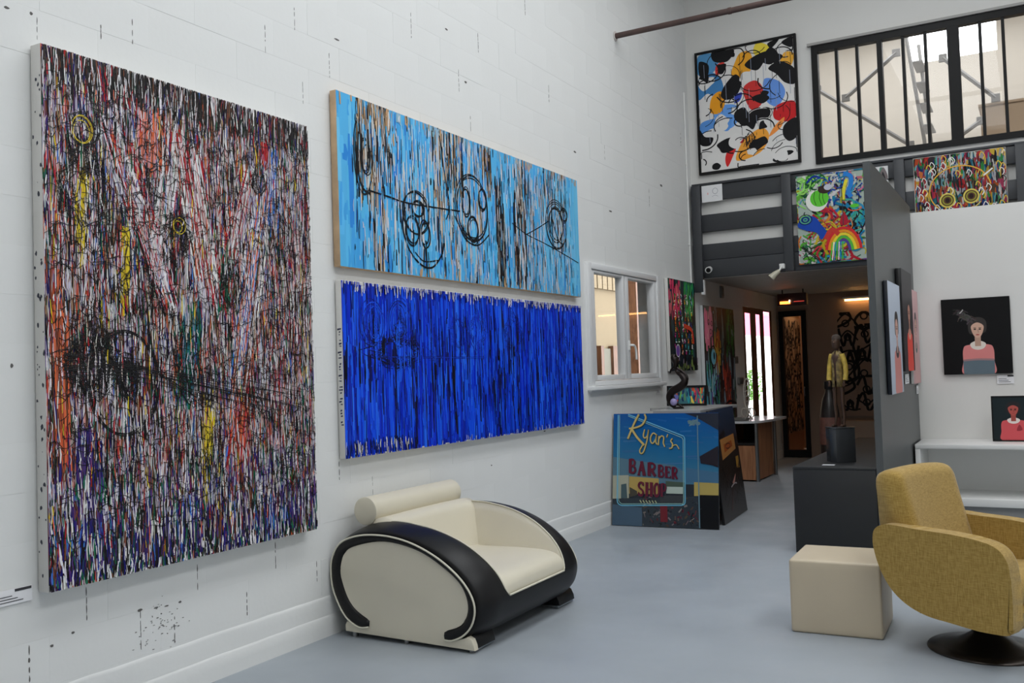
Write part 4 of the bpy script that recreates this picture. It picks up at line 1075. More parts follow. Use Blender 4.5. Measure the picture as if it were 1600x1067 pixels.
# ------------------------------------------------------------------ graffiti banner with two ringed eyes
def paint_banner(P, rg):
    W, H = P.w, P.h
    P.rect(0, W, 0, H, (110, 100, 92))
    C = [tuple(v * .78 for v in q) for q in [(206, 44, 50), (232, 110, 50), (240, 200, 70), (60, 160, 80), (30, 120, 150), (40, 70, 140), (200, 200, 206), (40, 34, 40), (190, 60, 100), (110, 190, 200), (120, 90, 60), (230, 230, 226)]]
    for i in range(16):
        for j in range(9):
            c = jit(rg.choice(C), 18, rg); x, z = (i + .5 + rg.gauss(0, .2)) / 16 * W, (j + .5 + rg.gauss(0, .2)) / 9 * H
            P.blob([(min(W, max(0, x + rg.uniform(.7, 1.2) * .045 * math.cos(t))), min(H, max(0, z + rg.uniform(.7, 1.3) * .055 * math.sin(t)))) for t in (0, 1.2, 2.4, 3.6, 4.9)], c, 3)
    drips(P, rg, 420, (0, 1, .03, .97), [(c, 1) for c in C] + [((34, 30, 34), 3)], (.010, .026), (.04, .14), .1)
    for k in range(60):
        x, z = rg.random() * W, rg.random() * H; P.curve([(x, z), (min(W, x + .02), min(H, z + .04)), (min(W, x + .05), z), (min(W, x + .03), max(0, z - .04))], .008, rg.choice([(24, 22, 26), (236, 234, 230), (240, 200, 70)]))
    for (x, z) in ((.36, .27), (.62, .30)):
        P.ell(x * W, z * H, .075, .075, (90, 60, 40)); P.ring(x * W, z * H, .072, .072, .016, (222, 206, 100)); P.ring(x * W, z * H, .045, .045, .014, (150, 150, 60)); P.ell(x * W, z * H, .022, .026, (40, 24, 24))
    P.ring(.50 * W, .42 * H, .30, .26, .012, (232, 178, 70), 30, t0=.1, t1=3.9); P.curve([(.30 * W, .12 * H), (.45 * W, .06 * H), (.62 * W, .10 * H), (.72 * W, .2 * H)], .012, (214, 190, 110))
    P.line([(.76 * W, .60 * H), (.86 * W, .70 * H)], .016, (236, 234, 230))
bt = thing('graffiti_banner', 'multicoloured graffiti banner with two ringed eyes hung on the railing above the partition', 'banner', (3.03, YB - .068, 3.04))
def banner_sheet(bm):
    grid(bm, [[(-.455 + .91 * i / 20, -.003 - .012 * (1 + math.sin(i * 1.9)) * .5 + dy, z) for z in np.linspace(0, .69, 6)] for i in range(21) for dy in [0.0]])
part('sheet', CANVAS, bt, banner_sheet).modifiers.new('thickness', 'SOLIDIFY').thickness = .002
P = Paint(.90, .685, 1e-5); paint_banner(P, random.Random(61)); P.build(bt, .019, .6)
# small print tucked behind the divider, and the white card at the left end of the railing
def paint_small(P, rg):
    P.rect(0, P.w, 0, P.h, (222, 222, 222))
    for k in range(7): P.blob([((.6 + .3 * rg.random()) * P.w + .03 * math.cos(t), (.2 + .7 * rg.random()) * P.h + .03 * math.sin(t)) for t in (0, 1.5, 3, 4.5)], rg.choice([(40, 40, 44), (120, 110, 110), (90, 140, 120)]))
pr1 = artwork('small_print', 'small pale print with dark marks on the railing right behind the divider panel', (2.20, YB - .068, 3.455), .225, .235, .012, paint_small, seed=62, cat='print')
def paint_card(P, rg):
    P.rect(0, P.w, 0, P.h, (232, 232, 234)); P.ring(.66 * P.w, .62 * P.h, .032, .035, .005, (150, 152, 160)); P.curve([(.5 * P.w, .3 * P.h), (.65 * P.w, .36 * P.h), (.8 * P.w, .28 * P.h)], .004, (160, 160, 170)); P.ell(.3 * P.w, .5 * P.h, .008, .014, (226, 170, 168))
artwork('small_print', 'white card with a faint ring drawing at the left end of the loft railing', (.287, YB - .068, 3.525), .258, .205, .014, paint_card, seed=63, cat='print')

# ------------------------------------------------------------------ two graffiti canvases on the left wall past the window
def paint_graff(P, rg):
    W, H = P.w, P.h
    P.rect(0, W, 0, H, (24, 42, 52))
    drips(P, rg, 160, (0, 1, .2, 1), [((26, 60, 70), 4), ((20, 26, 34), 4), ((40, 110, 90), 2), ((60, 40, 70), 1)], (.02, .07), (.08, .3), .1)
    drips(P, rg, 60, (.0, .45, .62, .98), [((226, 60, 110), 4), ((240, 110, 120), 2)], (.02, .05), (.05, .16), .1); drips(P, rg, 60, (.55, .95, .62, .98), [((60, 180, 90), 4), ((30, 130, 110), 2)], (.02, .05), (.05, .16), .1)
    C = [(230, 60, 60), (60, 180, 200), (240, 190, 60), (240, 240, 236), (60, 170, 80), (40, 80, 190), (240, 130, 40), (200, 60, 150)]
    for j in range(11):
        for i in range(6):
            x, z = (.2 + .12 * i + rg.gauss(0, .02)) * W, (.18 + .062 * j) * H
            P.line([(x, z), (x + rg.gauss(0, .02), z + .05)], rg.uniform(.015, .04), jit(rg.choice(C), 15, rg)); P.line([(x - .02, z + rg.uniform(0, .05)), (x + .03, z + rg.uniform(0, .05))], .010, rg.choice([(20, 20, 24), (238, 238, 234), (20, 20, 24)]))
    drips(P, rg, 60, (.0, 1, .0, .16), [((20, 26, 34), 4), ((130, 150, 80), 2), ((150, 130, 150), 1)], (.02, .04), (.03, .12), .1)
    P.ell(.25 * W, .22 * H, .07, .07, (120, 80, 170)); P.ring(.25 * W, .22 * H, .07, .07, .01, (230, 230, 230)); P.curve([(.5 * W, .5 * H), (.8 * W, .45 * H), (.85 * W, .3 * H)], .05, (226, 70, 50))
artwork('canvas_painting', 'dark teal graffiti canvas with pink and green splashes just past the side window', (.004, 10.63, 1.465), .94, 1.065, .045, paint_graff, rz=R(90), seed=71)
def paint_tall(P, rg):
    W, H = P.w, P.h
    P.rect(0, W, 0, H, (62, 60, 66))
    drips(P, rg, 130, (0, 1, 0, 1), [((50, 50, 56), 4), ((90, 110, 110), 3), ((130, 150, 160), 2), ((40, 70, 50), 2), ((90, 50, 40), 2)], (.04, .14), (.15, .5), .1)
    drips(P, rg, 40, (.04, .26, .68, .96), [((232, 120, 150), 3), ((240, 160, 170), 1)], (.04, .09), (.1, .3), .05); drips(P, rg, 40, (.72, 1, .62, .98), [((60, 140, 70), 3), ((40, 90, 50), 2)], (.04, .09), (.1, .3), .05); drips(P, rg, 34, (.3, .5, .4, .75), [((200, 160, 60), 3), ((190, 90, 50), 2)], (.03, .07), (.1, .25), .1); drips(P, rg, 40, (.55, .8, .0, .5), [((190, 70, 50), 3), ((120, 50, 40), 2)], (.03, .08), (.1, .3), .1)
    drips(P, rg, 50, (.0, .4, .0, .45), [((90, 170, 190), 3), ((120, 80, 170), 2), ((150, 190, 200), 2), ((60, 150, 110), 2)], (.03, .08), (.1, .3), .1)
    P.ell(.26 * W, .56 * H, .10, .10, (110, 180, 200)); P.ring(.26 * W, .56 * H, .12, .14, .02, (30, 26, 30)); P.ell(.28 * W, .57 * H, .03, .05, (20, 20, 26))
    for (x, z) in ((.14, .86), (.24, .85), (.20, .78)): P.ring(x * W, z * H, .03, .03, .012, (60, 24, 40))
    for k in range(26):
        x, z = rg.random() * W, rg.random() * H; P.curve([(x, z), (min(W, x + .1), min(H, z + .1)), (min(W, x + .16), max(0, z - .06)), (min(W, x + .2), min(H, z + .08))], .014, (26, 24, 28))
    P.curve([(.55 * W, .12 * H), (.75 * W, .16 * H), (.98 * W, .13 * H)], .03, (24, 22, 26))
artwork('canvas_painting', 'tall pink and dark street art canvas beside the passage entrance, above the counter', (.004, 12.05, .80), 1.33, 1.475, .05, paint_tall, rz=R(90), seed=72, edge=mat('pale_edge', (196, 198, 200), rough=.4))

# ------------------------------------------------------------------ barber shop painting leaning on the counter
def paint_barber(P, rg):
    W, H = P.w, P.h
    def X(x): return min(W, max(0, (x - 50) / 965 * W))
    def Z(y): return min(H, max(0, (1045 - y) / 1010 * H))
    def pg(pts, c): P.poly([(X(x), Z(y)) for x, y in pts], c)
    def ln(pts, w, c, smooth=True):
        q = [(X(x), Z(y)) for x, y in pts]; q = cr(q, 6) if smooth and len(q) > 2 else q
        P.line(q, w / 965 * W, c)
    for k in range(30):
        f = k / 29; P.rect(0, W, Z(35 + (k + 1) * 21), Z(35 + k * 21) + .001, (22 + 50 * f * f, 84 + 36 * f, 154 - 10 * f))
    for k in range(40):
        x, y = rg.uniform(50, 1015), rg.uniform(60, 560); ln([(x, y), (x + rg.uniform(60, 200), y + rg.uniform(-14, 14))], rg.uniform(4, 16), jit((28 + y * .07, 94 + y * .03, 160 - y * .02), 7, rg), False)
    pg([(50, 430), (330, 470), (620, 500), (720, 560), (720, 650), (50, 650)], (86, 118, 136)); pg([(730, 520), (1015, 560), (1015, 660), (730, 650)], (70, 110, 140))
    pg([(715, 38), (820, 75), (1015, 190), (1015, 38)], (44, 48, 58)); [P.ell(X(800 + rg.gauss(0, 18)), Z(125 + rg.gauss(0, 10)), rg.uniform(.01, .03), rg.uniform(.006, .014), jit((104, 132, 140), 10, rg), rot=rg.random()) for _ in range(30)]
    pg([(50, 600), (200, 595), (205, 800), (50, 810)], (168, 168, 150)); pg([(205, 605), (480, 620), (490, 760), (205, 760)], (176, 150, 84)); pg([(550, 690), (700, 690), (700, 750), (550, 750)], (176, 190, 180)); pg([(800, 645), (1015, 650), (1015, 760), (800, 765)], (178, 158, 90)); pg([(545, 640), (720, 650), (720, 690), (545, 690)], (72, 88, 76))
    pg([(50, 810), (1015, 760), (1015, 1050), (50, 1050)], (50, 58, 66)); pg([(50, 860), (330, 880), (330, 1050), (50, 1050)], (70, 92, 112)); pg([(850, 755), (1015, 755), (1015, 1050), (850, 1050)], (20, 22, 26))
    pg([(130, 680), (180, 670), (190, 800), (130, 805)], (70, 90, 96)); pg([(210, 700), (280, 735), (285, 770), (215, 790)], (70, 66, 56))
    for k in range(110):
        x, y = rg.uniform(330, 850), rg.uniform(780, 1030); ln([(x, y), (x + rg.uniform(-30, 40), y + rg.uniform(-40, 40))], rg.uniform(5, 18), jit(rg.choice([(60, 60, 66), (96, 40, 48), (40, 44, 50), (120, 110, 110), (84, 70, 60), (30, 32, 36)]), 12, rg), False)
    pg([(495, 850), (560, 850), (565, 1000), (500, 1000)], (110, 34, 44)); pg([(490, 770), (720, 760), (720, 830), (500, 840)], (58, 62, 66))
    pg([(850, 420), (1005, 330), (1015, 330), (1015, 515), (960, 495), (860, 480)], (42, 38, 44))
    for pts in ([(830, 60), (838, 500), (850, 1040)],): ln(pts, 10, (104, 136, 150))
    sky = (112, 184, 214)
    for d, c, w in ((0, sky, 9), (14, (150, 196, 190), 5)):
        ln([(95 + d, 45), (95 + d, 820)], w, c); ln([(95 + d, 820), (105 + d, 852 - d), (140, 868 - d)], w, c); ln([(140, 868 - d), (690, 850 - d)], w, c); ln([(690, 850 - d), (715 - d, 838), (722 - d, 810)], w, c); ln([(722 - d, 812), (716 - d, 260 + d)], w, c); ln([(716 - d, 260 + d), (705 - d, 240 + d), (190, 42 + d)], w, c, False)
    Y = (198, 178, 112); 
    for (off, c, k) in ((5, (60, 70, 60), 1.15), (0, Y, 1)):
        g = lambda pts, w: ln([(x + off, y + off) for x, y in pts], w * k, c)
        g([(292, 42), (255, 110), (220, 190), (190, 265)], 17); g([(345, 40), (356, 80), (322, 138), (255, 165), (200, 172)], 15); g([(225, 175), (280, 255), (345, 322)], 19)
        g([(347, 180), (336, 235), (350, 258), (374, 235), (384, 182), (368, 290), (338, 382), (312, 396), (304, 368), (330, 322)], 11)
        g([(456, 228), (428, 214), (404, 250), (406, 290), (426, 305), (450, 268), (460, 225), (452, 288), (466, 316)], 11)
        g([(482, 238), (476, 322)], 11); g([(477, 272), (502, 240), (526, 252), (522, 302), (536, 336)], 11); g([(562, 224), (553, 252)], 9)
        g([(606, 262), (590, 284), (606, 310), (600, 344), (576, 350)], 11); g([(598, 332), (640, 318), (666, 356)], 8)
    DR = (98, 28, 48); DR2 = (52, 40, 58)
    def glyph(ch, x0, y0, x1, y1, sk):
        w, h = x1 - x0, y1 - y0
        def Q(u, v): return (x0 + u * w, y0 + v * h + u * sk)
        T = {'B': [([(.18, 0), (.18, 1)], .30), ([(.18, .03), (.62, .05), (.80, .24), (.62, .46), (.2, .48)], .19), ([(.2, .49), (.68, .52), (.90, .75), (.68, .96), (.18, .97)], .2), ([(0, .02), (.4, .02)], .08), ([(0, .98), (.4, .98)], .08)],
             'A': [([(.5, 0), (.14, 1)], .16), ([(.48, 0), (.84, 1)], .28), ([(.26, .64), (.72, .64)], .10), ([(0, .98), (.32, .98)], .08), ([(.62, .98), (1, .98)], .08)],
             'R': [([(.18, 0), (.18, 1)], .30), ([(.18, .03), (.66, .06), (.84, .27), (.64, .5), (.2, .52)], .19), ([(.5, .52), (.70, .8), (.92, .98)], .26), ([(0, .98), (.4, .98)], .08), ([(0, .02), (.4, .02)], .08)],
             'E': [([(.2, 0), (.2, 1)], .34), ([(.1, .04), (.9, .04)], .10), ([(.2, .5), (.7, .5)], .10), ([(.1, .96), (.95, .96)], .11), ([(.9, 0), (.9, .22)], .1), ([(.95, .78), (.95, 1)], .1), ([(.7, .40), (.7, .6)], .08)],
             'S': [([(.88, .22), (.66, .03), (.28, .06), (.12, .26), (.34, .44), (.66, .55), (.88, .75), (.70, .96), (.32, .97), (.1, .78)], .24), ([(.9, .0), (.9, .26)], .09), ([(.09, .72), (.09, 1)], .09)],
             'H': [([(.2, 0), (.2, 1)], .28), ([(.8, 0), (.8, 1)], .28), ([(.2, .48), (.8, .48)], .10), ([(0, .02), (.42, .02)], .07), ([(0, .98), (.42, .98)], .07), ([(.58, .02), (1, .02)], .07), ([(.58, .98), (1, .98)], .07)],
             'O': [([(.5, .02), (.16, .22), (.12, .5), (.18, .8), (.5, .98), (.84, .78), (.88, .5), (.82, .2), (.5, .02)], .26)],
             'P': [([(.2, 0), (.2, 1)], .32), ([(.2, .03), (.68, .06), (.88, .28), (.68, .54), (.2, .56)], .2), ([(0, .98), (.45, .98)], .08), ([(0, .02), (.4, .02)], .08)]}
        for off, c in ((5, DR2), (0, DR)):
            for pts, wd in T[ch]: ln([(Q(*p)[0] + off, Q(*p)[1] + off) for p in pts], wd * w * 1.25, c)
    for a in (('B', 203, 447, 270, 572, 4), ('A', 283, 466, 360, 590, 4), ('R', 378, 478, 455, 594, 5), ('B', 474, 498, 530, 603, 4), ('E', 540, 508, 590, 610, 3), ('R', 600, 515, 652, 618, 3), ('S', 290, 655, 345, 775, 0), ('H', 358, 655, 428, 780, 0), ('O', 437, 658, 490, 782, 0), ('P', 500, 662, 552, 780, 0)): glyph(*a)
    for k in range(6): ln([(310 + k * 28, 815), (325 + k * 28, 838)], 9, (176, 180, 140))
th_b = .035
bb = artwork('leaning_painting', 'glossy blue painting of a barber shop window sign leaning against the counter', (.545, 8.455, .0), 1.035, 1.075, th_b, paint_barber, rz=R(3.6), lean=R(-8.5), seed=81, rough=.15, step=3e-5, edge=mat('dark_blue_edge', (24, 34, 46), rough=.3))
bb.rotation_mode = 'ZYX'; bb.rotation_mode = 'XYZ'
def paint_night(P, rg):
    W, H = P.w, P.h
    P.rect(0, W, 0, H, (22, 20, 22))
    for k in range(18): P.rect(0, W, H * (.72 + .28 * k / 18), H * (.72 + .28 * (k + 1) / 18), (34 + k * 1.5, 46 + k * 1.6, 66 + k * 2))
    P.blob([(.0, .5 * H), (.2 * W, .72 * H), (.5 * W, .80 * H), (.3 * W, .6 * H)], (26, 26, 32))
    P.poly([(.26 * W, .54 * H), (.86 * W, .60 * H), (.86 * W, .745 * H), (.26 * W, .725 * H)], (206, 140, 76)); P.poly([(.38 * W, .60 * H), (.74 * W, .635 * H), (.72 * W, .69 * H), (.38 * W, .675 * H)], (180, 90, 40)); P.ring(.55 * W, .65 * H, .10, .025, .012, (110, 40, 24))
    P.rect(.80 * W, .92 * W, .42 * H, .53 * H, (190, 140, 60))
    for k in range(26): P.line([(rg.uniform(.1, .95) * W, rg.uniform(.1, .5) * H) for _ in range(2)], rg.uniform(.006, .02), jit(rg.choice([(60, 30, 28), (40, 26, 26), (30, 26, 28)]), 6, rg))
    P.blob([(.52 * W, .31 * H), (.62 * W, .35 * H), (.70 * W, .38 * H), (.62 * W, .31 * H)], (206, 150, 140)); P.curve([(.45 * W, .28 * H), (.6 * W, .30 * H), (.7 * W, .29 * H)], .014, (190, 180, 180)); P.curve([(.35 * W, .08 * H), (.45 * W, .2 * H), (.5 * W, .26 * H)], .02, (110, 34, 30))
artwork('leaning_painting', 'dark night street painting with an orange sign leaning on the side of the counter', (.985, 9.21, 0), 1.0, 1.085, .03, paint_night, rz=R(93.5), lean=R(-6.0), seed=82, rough=.22, edge=mat('black_edge', (16, 16, 18), rough=.3))

# ------------------------------------------------------------------ counter behind the leaning paintings
ct = thing('display_counter', 'pale counter with a thin grey top behind the leaning paintings', 'counter', (.60, 9.35, 0))
def lshape(x0, x1, x2, y0, y1, y2): return [(x1, y0), (x2, y0), (x2, y2), (x0, y2), (x0, y1), (x1, y1)]
part('body', WHITEP, ct, lambda b: prism(b, lshape(-.42, -.20, .19, -.52, .02, .60), .05, 1.055, 'xy')); part('kickboard', DGREY, ct, lambda b: prism(b, lshape(-.40, -.18, .18, -.50, .04, .58), 0, .05, 'xy'))
part('top', mat('grey_counter_top', (176, 176, 176), rough=.3), ct, lambda b: prism(b, lshape(-.478, -.25, .235, -.60, -.06, .66), 1.056, 1.088, 'xy', bevel=.004))
pbox('edge_strip', mat('dark_strip', (70, 72, 74), rough=.4), ct, -.484, -.4785, -.06, .66, 1.058, 1.086)
def paint_fr(P, rg):
    P.rect(0, P.w, 0, P.h, (70, 120, 130))
    drips(P, rg, 60, (0, 1, 0, 1), [((60, 170, 180), 3), ((220, 90, 60), 2), ((190, 60, 110), 2), ((230, 200, 80), 1), ((30, 50, 90), 2), ((120, 180, 90), 1)], (.01, .03), (.04, .14), .2)
    P.ell(.2 * P.w, .4 * P.h, .03, .03, (110, 110, 180))
artwork('framed_print', 'small colourful print in a wide black frame standing on the counter', (.372, 9.72, 1.091 + .02), .40, .175, .012, paint_fr, seed=91, frame=(BLACKM, .02, .012), cat='print', lean=R(-6))
# dark twisted sculpture on the counter
def twisted():
    t = thing('twisted_sculpture', 'dark bronze twisted figure sculpture on the counter in front of the graffiti canvas', 'sculpture', (.50, 9.08, 1.089))
    BR = mat('dark_bronze_cast', (40, 32, 30), rough=.35, metal=.6, bump=.3, bscale=40)
    part('base', BR, t, lambda b: lathe(b, [(0, 0), (.055, 0), (.055, .012), (.02, .02), (0, .02)], 16), smooth=40)
    def body(b):
        tube(b, cr([(-.03, 0, .01), (-.085, 0, .06), (-.09, 0, .13), (-.05, 0, .18), (.01, 0, .21), (.06, 0, .245), (.075, 0, .29), (.04, 0, .34), (-.005, 0, .37), (-.02, 0, .42)], 5), [.012 + .030 * math.sin(math.pi * min(1, k / 40)) ** .7 for k in range(46)], 10)
        tube(b, cr([(.05, .01, .27), (.10, .01, .29), (.085, .01, .34), (.03, .01, .39), (-.02, 0, .42)], 5), .014, 8)
        tube(b, cr([(-.02, 0, .40), (-.01, 0, .46), (-.03, 0, .52), (-.01, 0, .545)], 5), [.016, .018, .02, .024, .028, .03, .032, .034, .035, .034, .032, .03, .026, .02, .014, .008], 10)
        tube(b, cr([(-.06, 0, .15), (-.03, .0, .08), (.02, 0, .03), (.05, 0, .01)], 5), .011, 8)
        tube(b, cr([(-.02, 0, .43), (-.06, 0, .40), (-.075, .0, .36)], 5), [.009] * 8 + [.007] * 3, 8)
    part('figure', BR, t, body, smooth=60)
    part('bead', mat('lilac_bead', (160, 150, 200), rough=.25), t, lambda b: bmesh.ops.create_uvsphere(b, u_segments=14, v_segments=10, radius=.036, matrix=Matrix.Translation((-.03, -.05, .07))), smooth=60)
twisted()

# ------------------------------------------------------------------ steel and wood desk in the passage
dk = thing('passage_desk', 'desk with pale rounded top, steel legs and wooden panels in the passage', 'desk', (.28, 12.5, 0))
WOOD = wood_mat('desk_wood', (176, 122, 84), (142, 92, 60))
part('top', mat('pale_desk_top', (206, 206, 208), rough=.2), dk, lambda b: prism(b, cr([(-.26, -.42), (.12, -.50), (.25, -.36), (.31, .1), (.34, .58), (.26, .68), (-.26, .68)], 4, True), .755, .785, 'xy', bevel=.004))
for (x, y) in ((.19, -.40), (.215, .44)): part('leg', STEEL, dk, lambda b: tube(b, [(x, y, 0), (x, y, .754)], .024, 12), smooth=40)
pbox('side_panel', WOOD, dk, .165, .19, -.37, .42, .02, .754)
pbox('front_panel', WOOD, dk, -.20, .165, -.395, -.375, .02, .46); pbox('shelf', mat('black_recess', (22, 20, 20), rough=.6), dk, -.20, .164, -.374, .40, .47, .49); pbox('inner_back', mat('black_recess', (22, 20, 20)), dk, -.20, .164, .401, .415, .02, .754)
pbox('side_panel', WOOD, dk, -.225, -.201, -.39, .60, .02, .754)
for (x, y) in ((.12, .62), (-.15, .62)): part('foot', BLACKM, dk, lambda b: tube(b, [(x, y, 0), (x, y, .754)], .018, 8))
tag(pbox('paper_tray', mat('grey_tray', (96, 92, 88), rough=.4), None, .17, .36, 12.02, 12.22, .4905 + .297, .81 + .012, bevel=.004), 'low dark tray on the near end of the passage desk', 'tray')
# silver wire sculpture on the desk
ws = thing('wire_sculpture', 'silver looped wire sculpture standing on the passage desk', 'sculpture', (.25, 12.52, .786))
WIRE = mat('silver_wire', (206, 200, 190), rough=.35, metal=.2)
part('stand', WIRE, ws, lambda b: lathe(b, [(0, 0), (.07, 0), (.07, .012), (0, .012)], 20))
part('upright_loop', WIRE, ws, lambda b: tube(b, cr([(0, 0, .10), (-.035, 0, .22), (-.04, 0, .40), (-.015, 0, .52), (.02, 0, .53), (.035, 0, .42), (.025, 0, .25), (.0, 0, .14)], 6, True), .011, 8, closed=True), smooth=60)
for k in range(5):
    a = k * 1.25; part('base_loop', WIRE, ws, lambda b: tube(b, cr([(0, 0, .11), (.07 * math.cos(a), .07 * math.sin(a), .14), (.10 * math.cos(a + .4), .10 * math.sin(a + .4), .07), (.05 * math.cos(a + .7), .05 * math.sin(a + .7), .02)], 6, True), .008, 6, closed=True), smooth=60)
for k in range(4): part('cross_wire', WIRE, ws, lambda b: tube(b, [(-.035, 0, .22 + k * .07), (.03, 0, .25 + k * .07)], .005, 6))

# ------------------------------------------------------------------ plinth with pedestal, figure and card
pn = thing('display_plinth', 'long low charcoal plinth running along the divider panel', 'plinth', (2.255, 9.2, 0))
PL = mat('plinth_charcoal', (31, 32, 33), rough=.55, var=.04, vscale=3)
pbox('body', PL, pn, -.315, .312, -1.553, 1.55, 0, .66, bevel=.003); pbox('top', PL, pn, -.316, .313, -1.554, 1.551, .6605, .682, bevel=.003)
pd = thing('pedestal', 'small dark grey square pedestal standing on the charcoal plinth', 'pedestal', (2.235, 8.10, .6825), R(38))
pbox('body', mat('slate_grey', (58, 60, 62), rough=.22, var=.05), pd, -.085, .085, -.085, .085, 0, .275, bevel=.003); pbox('cap', mat('slate_grey', (0, 0, 0)), pd, -.088, .088, -.088, .088, .2755, .287, bevel=.002)
fg = thing('figure_sculpture', 'slender standing figure sculpture in a yellow jacket on the grey pedestal', 'sculpture', (2.235, 8.10, .970), R(-20))
SKIN = mat('aged_bronze', (84, 62, 48), rough=.45, metal=.4)
def figure(b):
    for s in (-1, 1):
        tube(b, cr([(s * .028, 0, .40), (s * .034, .004, .30), (s * .034, .0, .20), (s * .036 + .004, .008, .10), (s * .038, 0, .018)], 5), [.020 - .010 * k / 20 for k in range(21)], 10)
        rbox(b, s * .038 - .012, s * .038 + .012, -.045, .016, 0, .02, r=.006)
        tube(b, cr([(s * .046, 0, .585), (s * .066, .004, .50), (s * .070, -.006, .42), (s * .066, -.02, .36)], 5), [.015 - .005 * k / 15 for k in range(16)], 10)
        for f in range(4): tube(b, [(s * .066 + (f - 1.5) * .005, -.02, .362), (s * .066 + (f - 1.5) * .006, -.026, .335)], .003, 6)
        tube(b, [(s * .060, -.024, .362), (s * .054, -.032, .348)], .003, 6)
    tube(b, cr([(0, 0, .38), (0, 0, .45), (0, .002, .52), (0, 0, .59), (0, 0, .625), (0, -.002, .66)], 4), [.032, .033, .034, .034, .034, .035, .037, .039, .042, .043, .044, .044, .040, .034, .026, .019, .014, .013, .013, .013, .013], 14)
    tube(b, cr([(0, -.002, .64), (0, -.004, .67), (0, -.006, .705), (0, -.002, .74), (0, 0, .752)], 4), [.014, .020, .026, .030, .032, .033, .034, .034, .034, .033, .031, .028, .024, .018, .012, .007, .003], 14)
    tube(b, [(0, -.036, .706), (0, -.044, .696), (0, -.036, .692)], [.004, .006, .004], 6)
part('body', SKIN, fg, figure, smooth=60)
def jacket(b):
    P = []
    for z, rx, ry in ((.33, .050, .042), (.38, .047, .040), (.43, .042, .038), (.50, .045, .040), (.56, .050, .040), (.605, .044, .034), (.628, .023, .022)):
        P.append([(rx * math.cos(t), ry * math.sin(t), z) for t in np.linspace(-math.pi / 2 + .22, 1.5 * math.pi - .22, 25)])
    grid(b, P)
def sleeve(b, s):
    tube(b, cr([(s * .044, 0, .60), (s * .066, .003, .53), (s * .075, .0, .45), (s * .073, -.012, .385)], 5), [.022, .023, .023, .022, .022, .021, .021, .021, .021, .020, .020, .020, .020, .021, .021, .021], 12)
for sd in (-1, 1): part('sleeve', mat('yellow_sleeve', (196, 166, 70), rough=.5, var=.3, vscale=30), fg, lambda b: sleeve(b, sd), smooth=60)
part('jacket', mat('yellow_jacket', (128, 108, 62), rough=.5, var=.6, vscale=42), fg, jacket, smooth=60).modifiers.new('thickness', 'SOLIDIFY').thickness = .004
part('cap', mat('felt_cap', (70, 58, 50), rough=.8), fg, lambda b: lathe(b, [(0, .766), (.02, .763), (.033, .75), (.037, .728), (.037, .722), (.03, .722), (0, .73)], 18), smooth=50)
tag(pbox('caption_card', CARD, None, 2.14, 2.235, 7.78, 7.84, .6825, .6845), 'white caption card lying on the plinth before the pedestal', 'card')

# ------------------------------------------------------------------ portraits on the divider panel
def portrait(bg, hair, skin, top, low, collar, cxx=.5, sx=1.4, sz=1.2):
    def fn(P, rg):
        W, H = P.w, P.h
        for k in range(12): P.rect(0, W, H * k / 12, H * (k + 1) / 12, tuple(v * (1 - .10 * (1 - k / 11)) for v in bg))
        X = lambda x: W * cxx + x * W * sx
        Z = lambda z: H * z * sz
        P.blob([(X(-.148), .0), (X(-.155), Z(.14)), (X(-.15), Z(.27)), (X(-.10), Z(.315)), (X(.10), Z(.315)), (X(.15), Z(.27)), (X(.155), Z(.14)), (X(.148), .0)], top)
        if low: P.poly([(X(-.152), .0), (X(.152), .0), (X(.156), Z(.08)), (X(.155), Z(.15)), (X(.0), Z(.158)), (X(-.155), Z(.15)), (X(-.156), Z(.08))], low)
        if low: P.curve([(X(-.152), Z(.15)), (X(0), Z(.158)), (X(.152), Z(.15))], .018, tuple((a + b) / 2 for a, b in zip(top, low)))
        P.blob([(X(-.075), Z(.33)), (X(-.06), Z(.28)), (X(0), Z(.26)), (X(.06), Z(.28)), (X(.075), Z(.33)), (X(0), Z(.36))], collar)
        P.poly([(X(-.03), Z(.30)), (X(.03), Z(.30)), (X(.03), Z(.42)), (X(-.03), Z(.42))], tuple(v * .9 for v in skin))
        P.blob([(X(-.085), Z(.45)), (X(-.09), Z(.54)), (X(-.05), Z(.60)), (X(.03), Z(.61)), (X(.085), Z(.57)), (X(.09), Z(.48)), (X(.06), Z(.44)), (X(-.05), Z(.43))], hair)
        P.blob([(X(-.056), Z(.46)), (X(-.06), Z(.52)), (X(0), Z(.555)), (X(.06), Z(.52)), (X(.056), Z(.46)), (X(.03), Z(.405)), (X(0), Z(.39)), (X(-.03), Z(.405))], skin)
        dk_ = tuple(v * .4 for v in skin)
        for s in (-1, 1):
            P.ell(X(s * .025), Z(.482), .008 * W * sx / .6, .0045 * W * sx / .6, (40, 30, 30)); P.line([(X(s * .012), Z(.497)), (X(s * .040), Z(.498))], .004 * W * sx / .6, dk_)
        P.line([(X(.004), Z(.48)), (X(.009), Z(.445))], .004 * W * sx / .6, tuple(v * .75 for v in skin)); P.ell(X(0), Z(.423), .011 * W * sx / .6, .004 * W * sx / .6, (166, 70, 70))
        return X, Z
    return fn
def paint_big(P, rg):
    f = portrait((12, 12, 14), (58, 54, 52), (206, 168, 148), (214, 132, 130), (96, 112, 122), (222, 214, 204), .52, 1.46, 1.22)
    X, Z = f(P, rg)
    for k in range(70):
        t = rg.random(); x, z = -.02 - .14 * t + rg.gauss(0, .02), .56 + .10 * t + rg.gauss(0, .018)
        P.curve([(X(x), Z(z)), (X(x - .03), Z(z + .02)), (X(x - .06), Z(z + rg.gauss(.01, .02)))], rg.uniform(.004, .012), jit((66, 62, 60), 18, rg), n=4)
    P.curve([(X(-.17), Z(.66)), (X(-.15), Z(.68)), (X(-.135), Z(.70))], .010, (176, 174, 172))
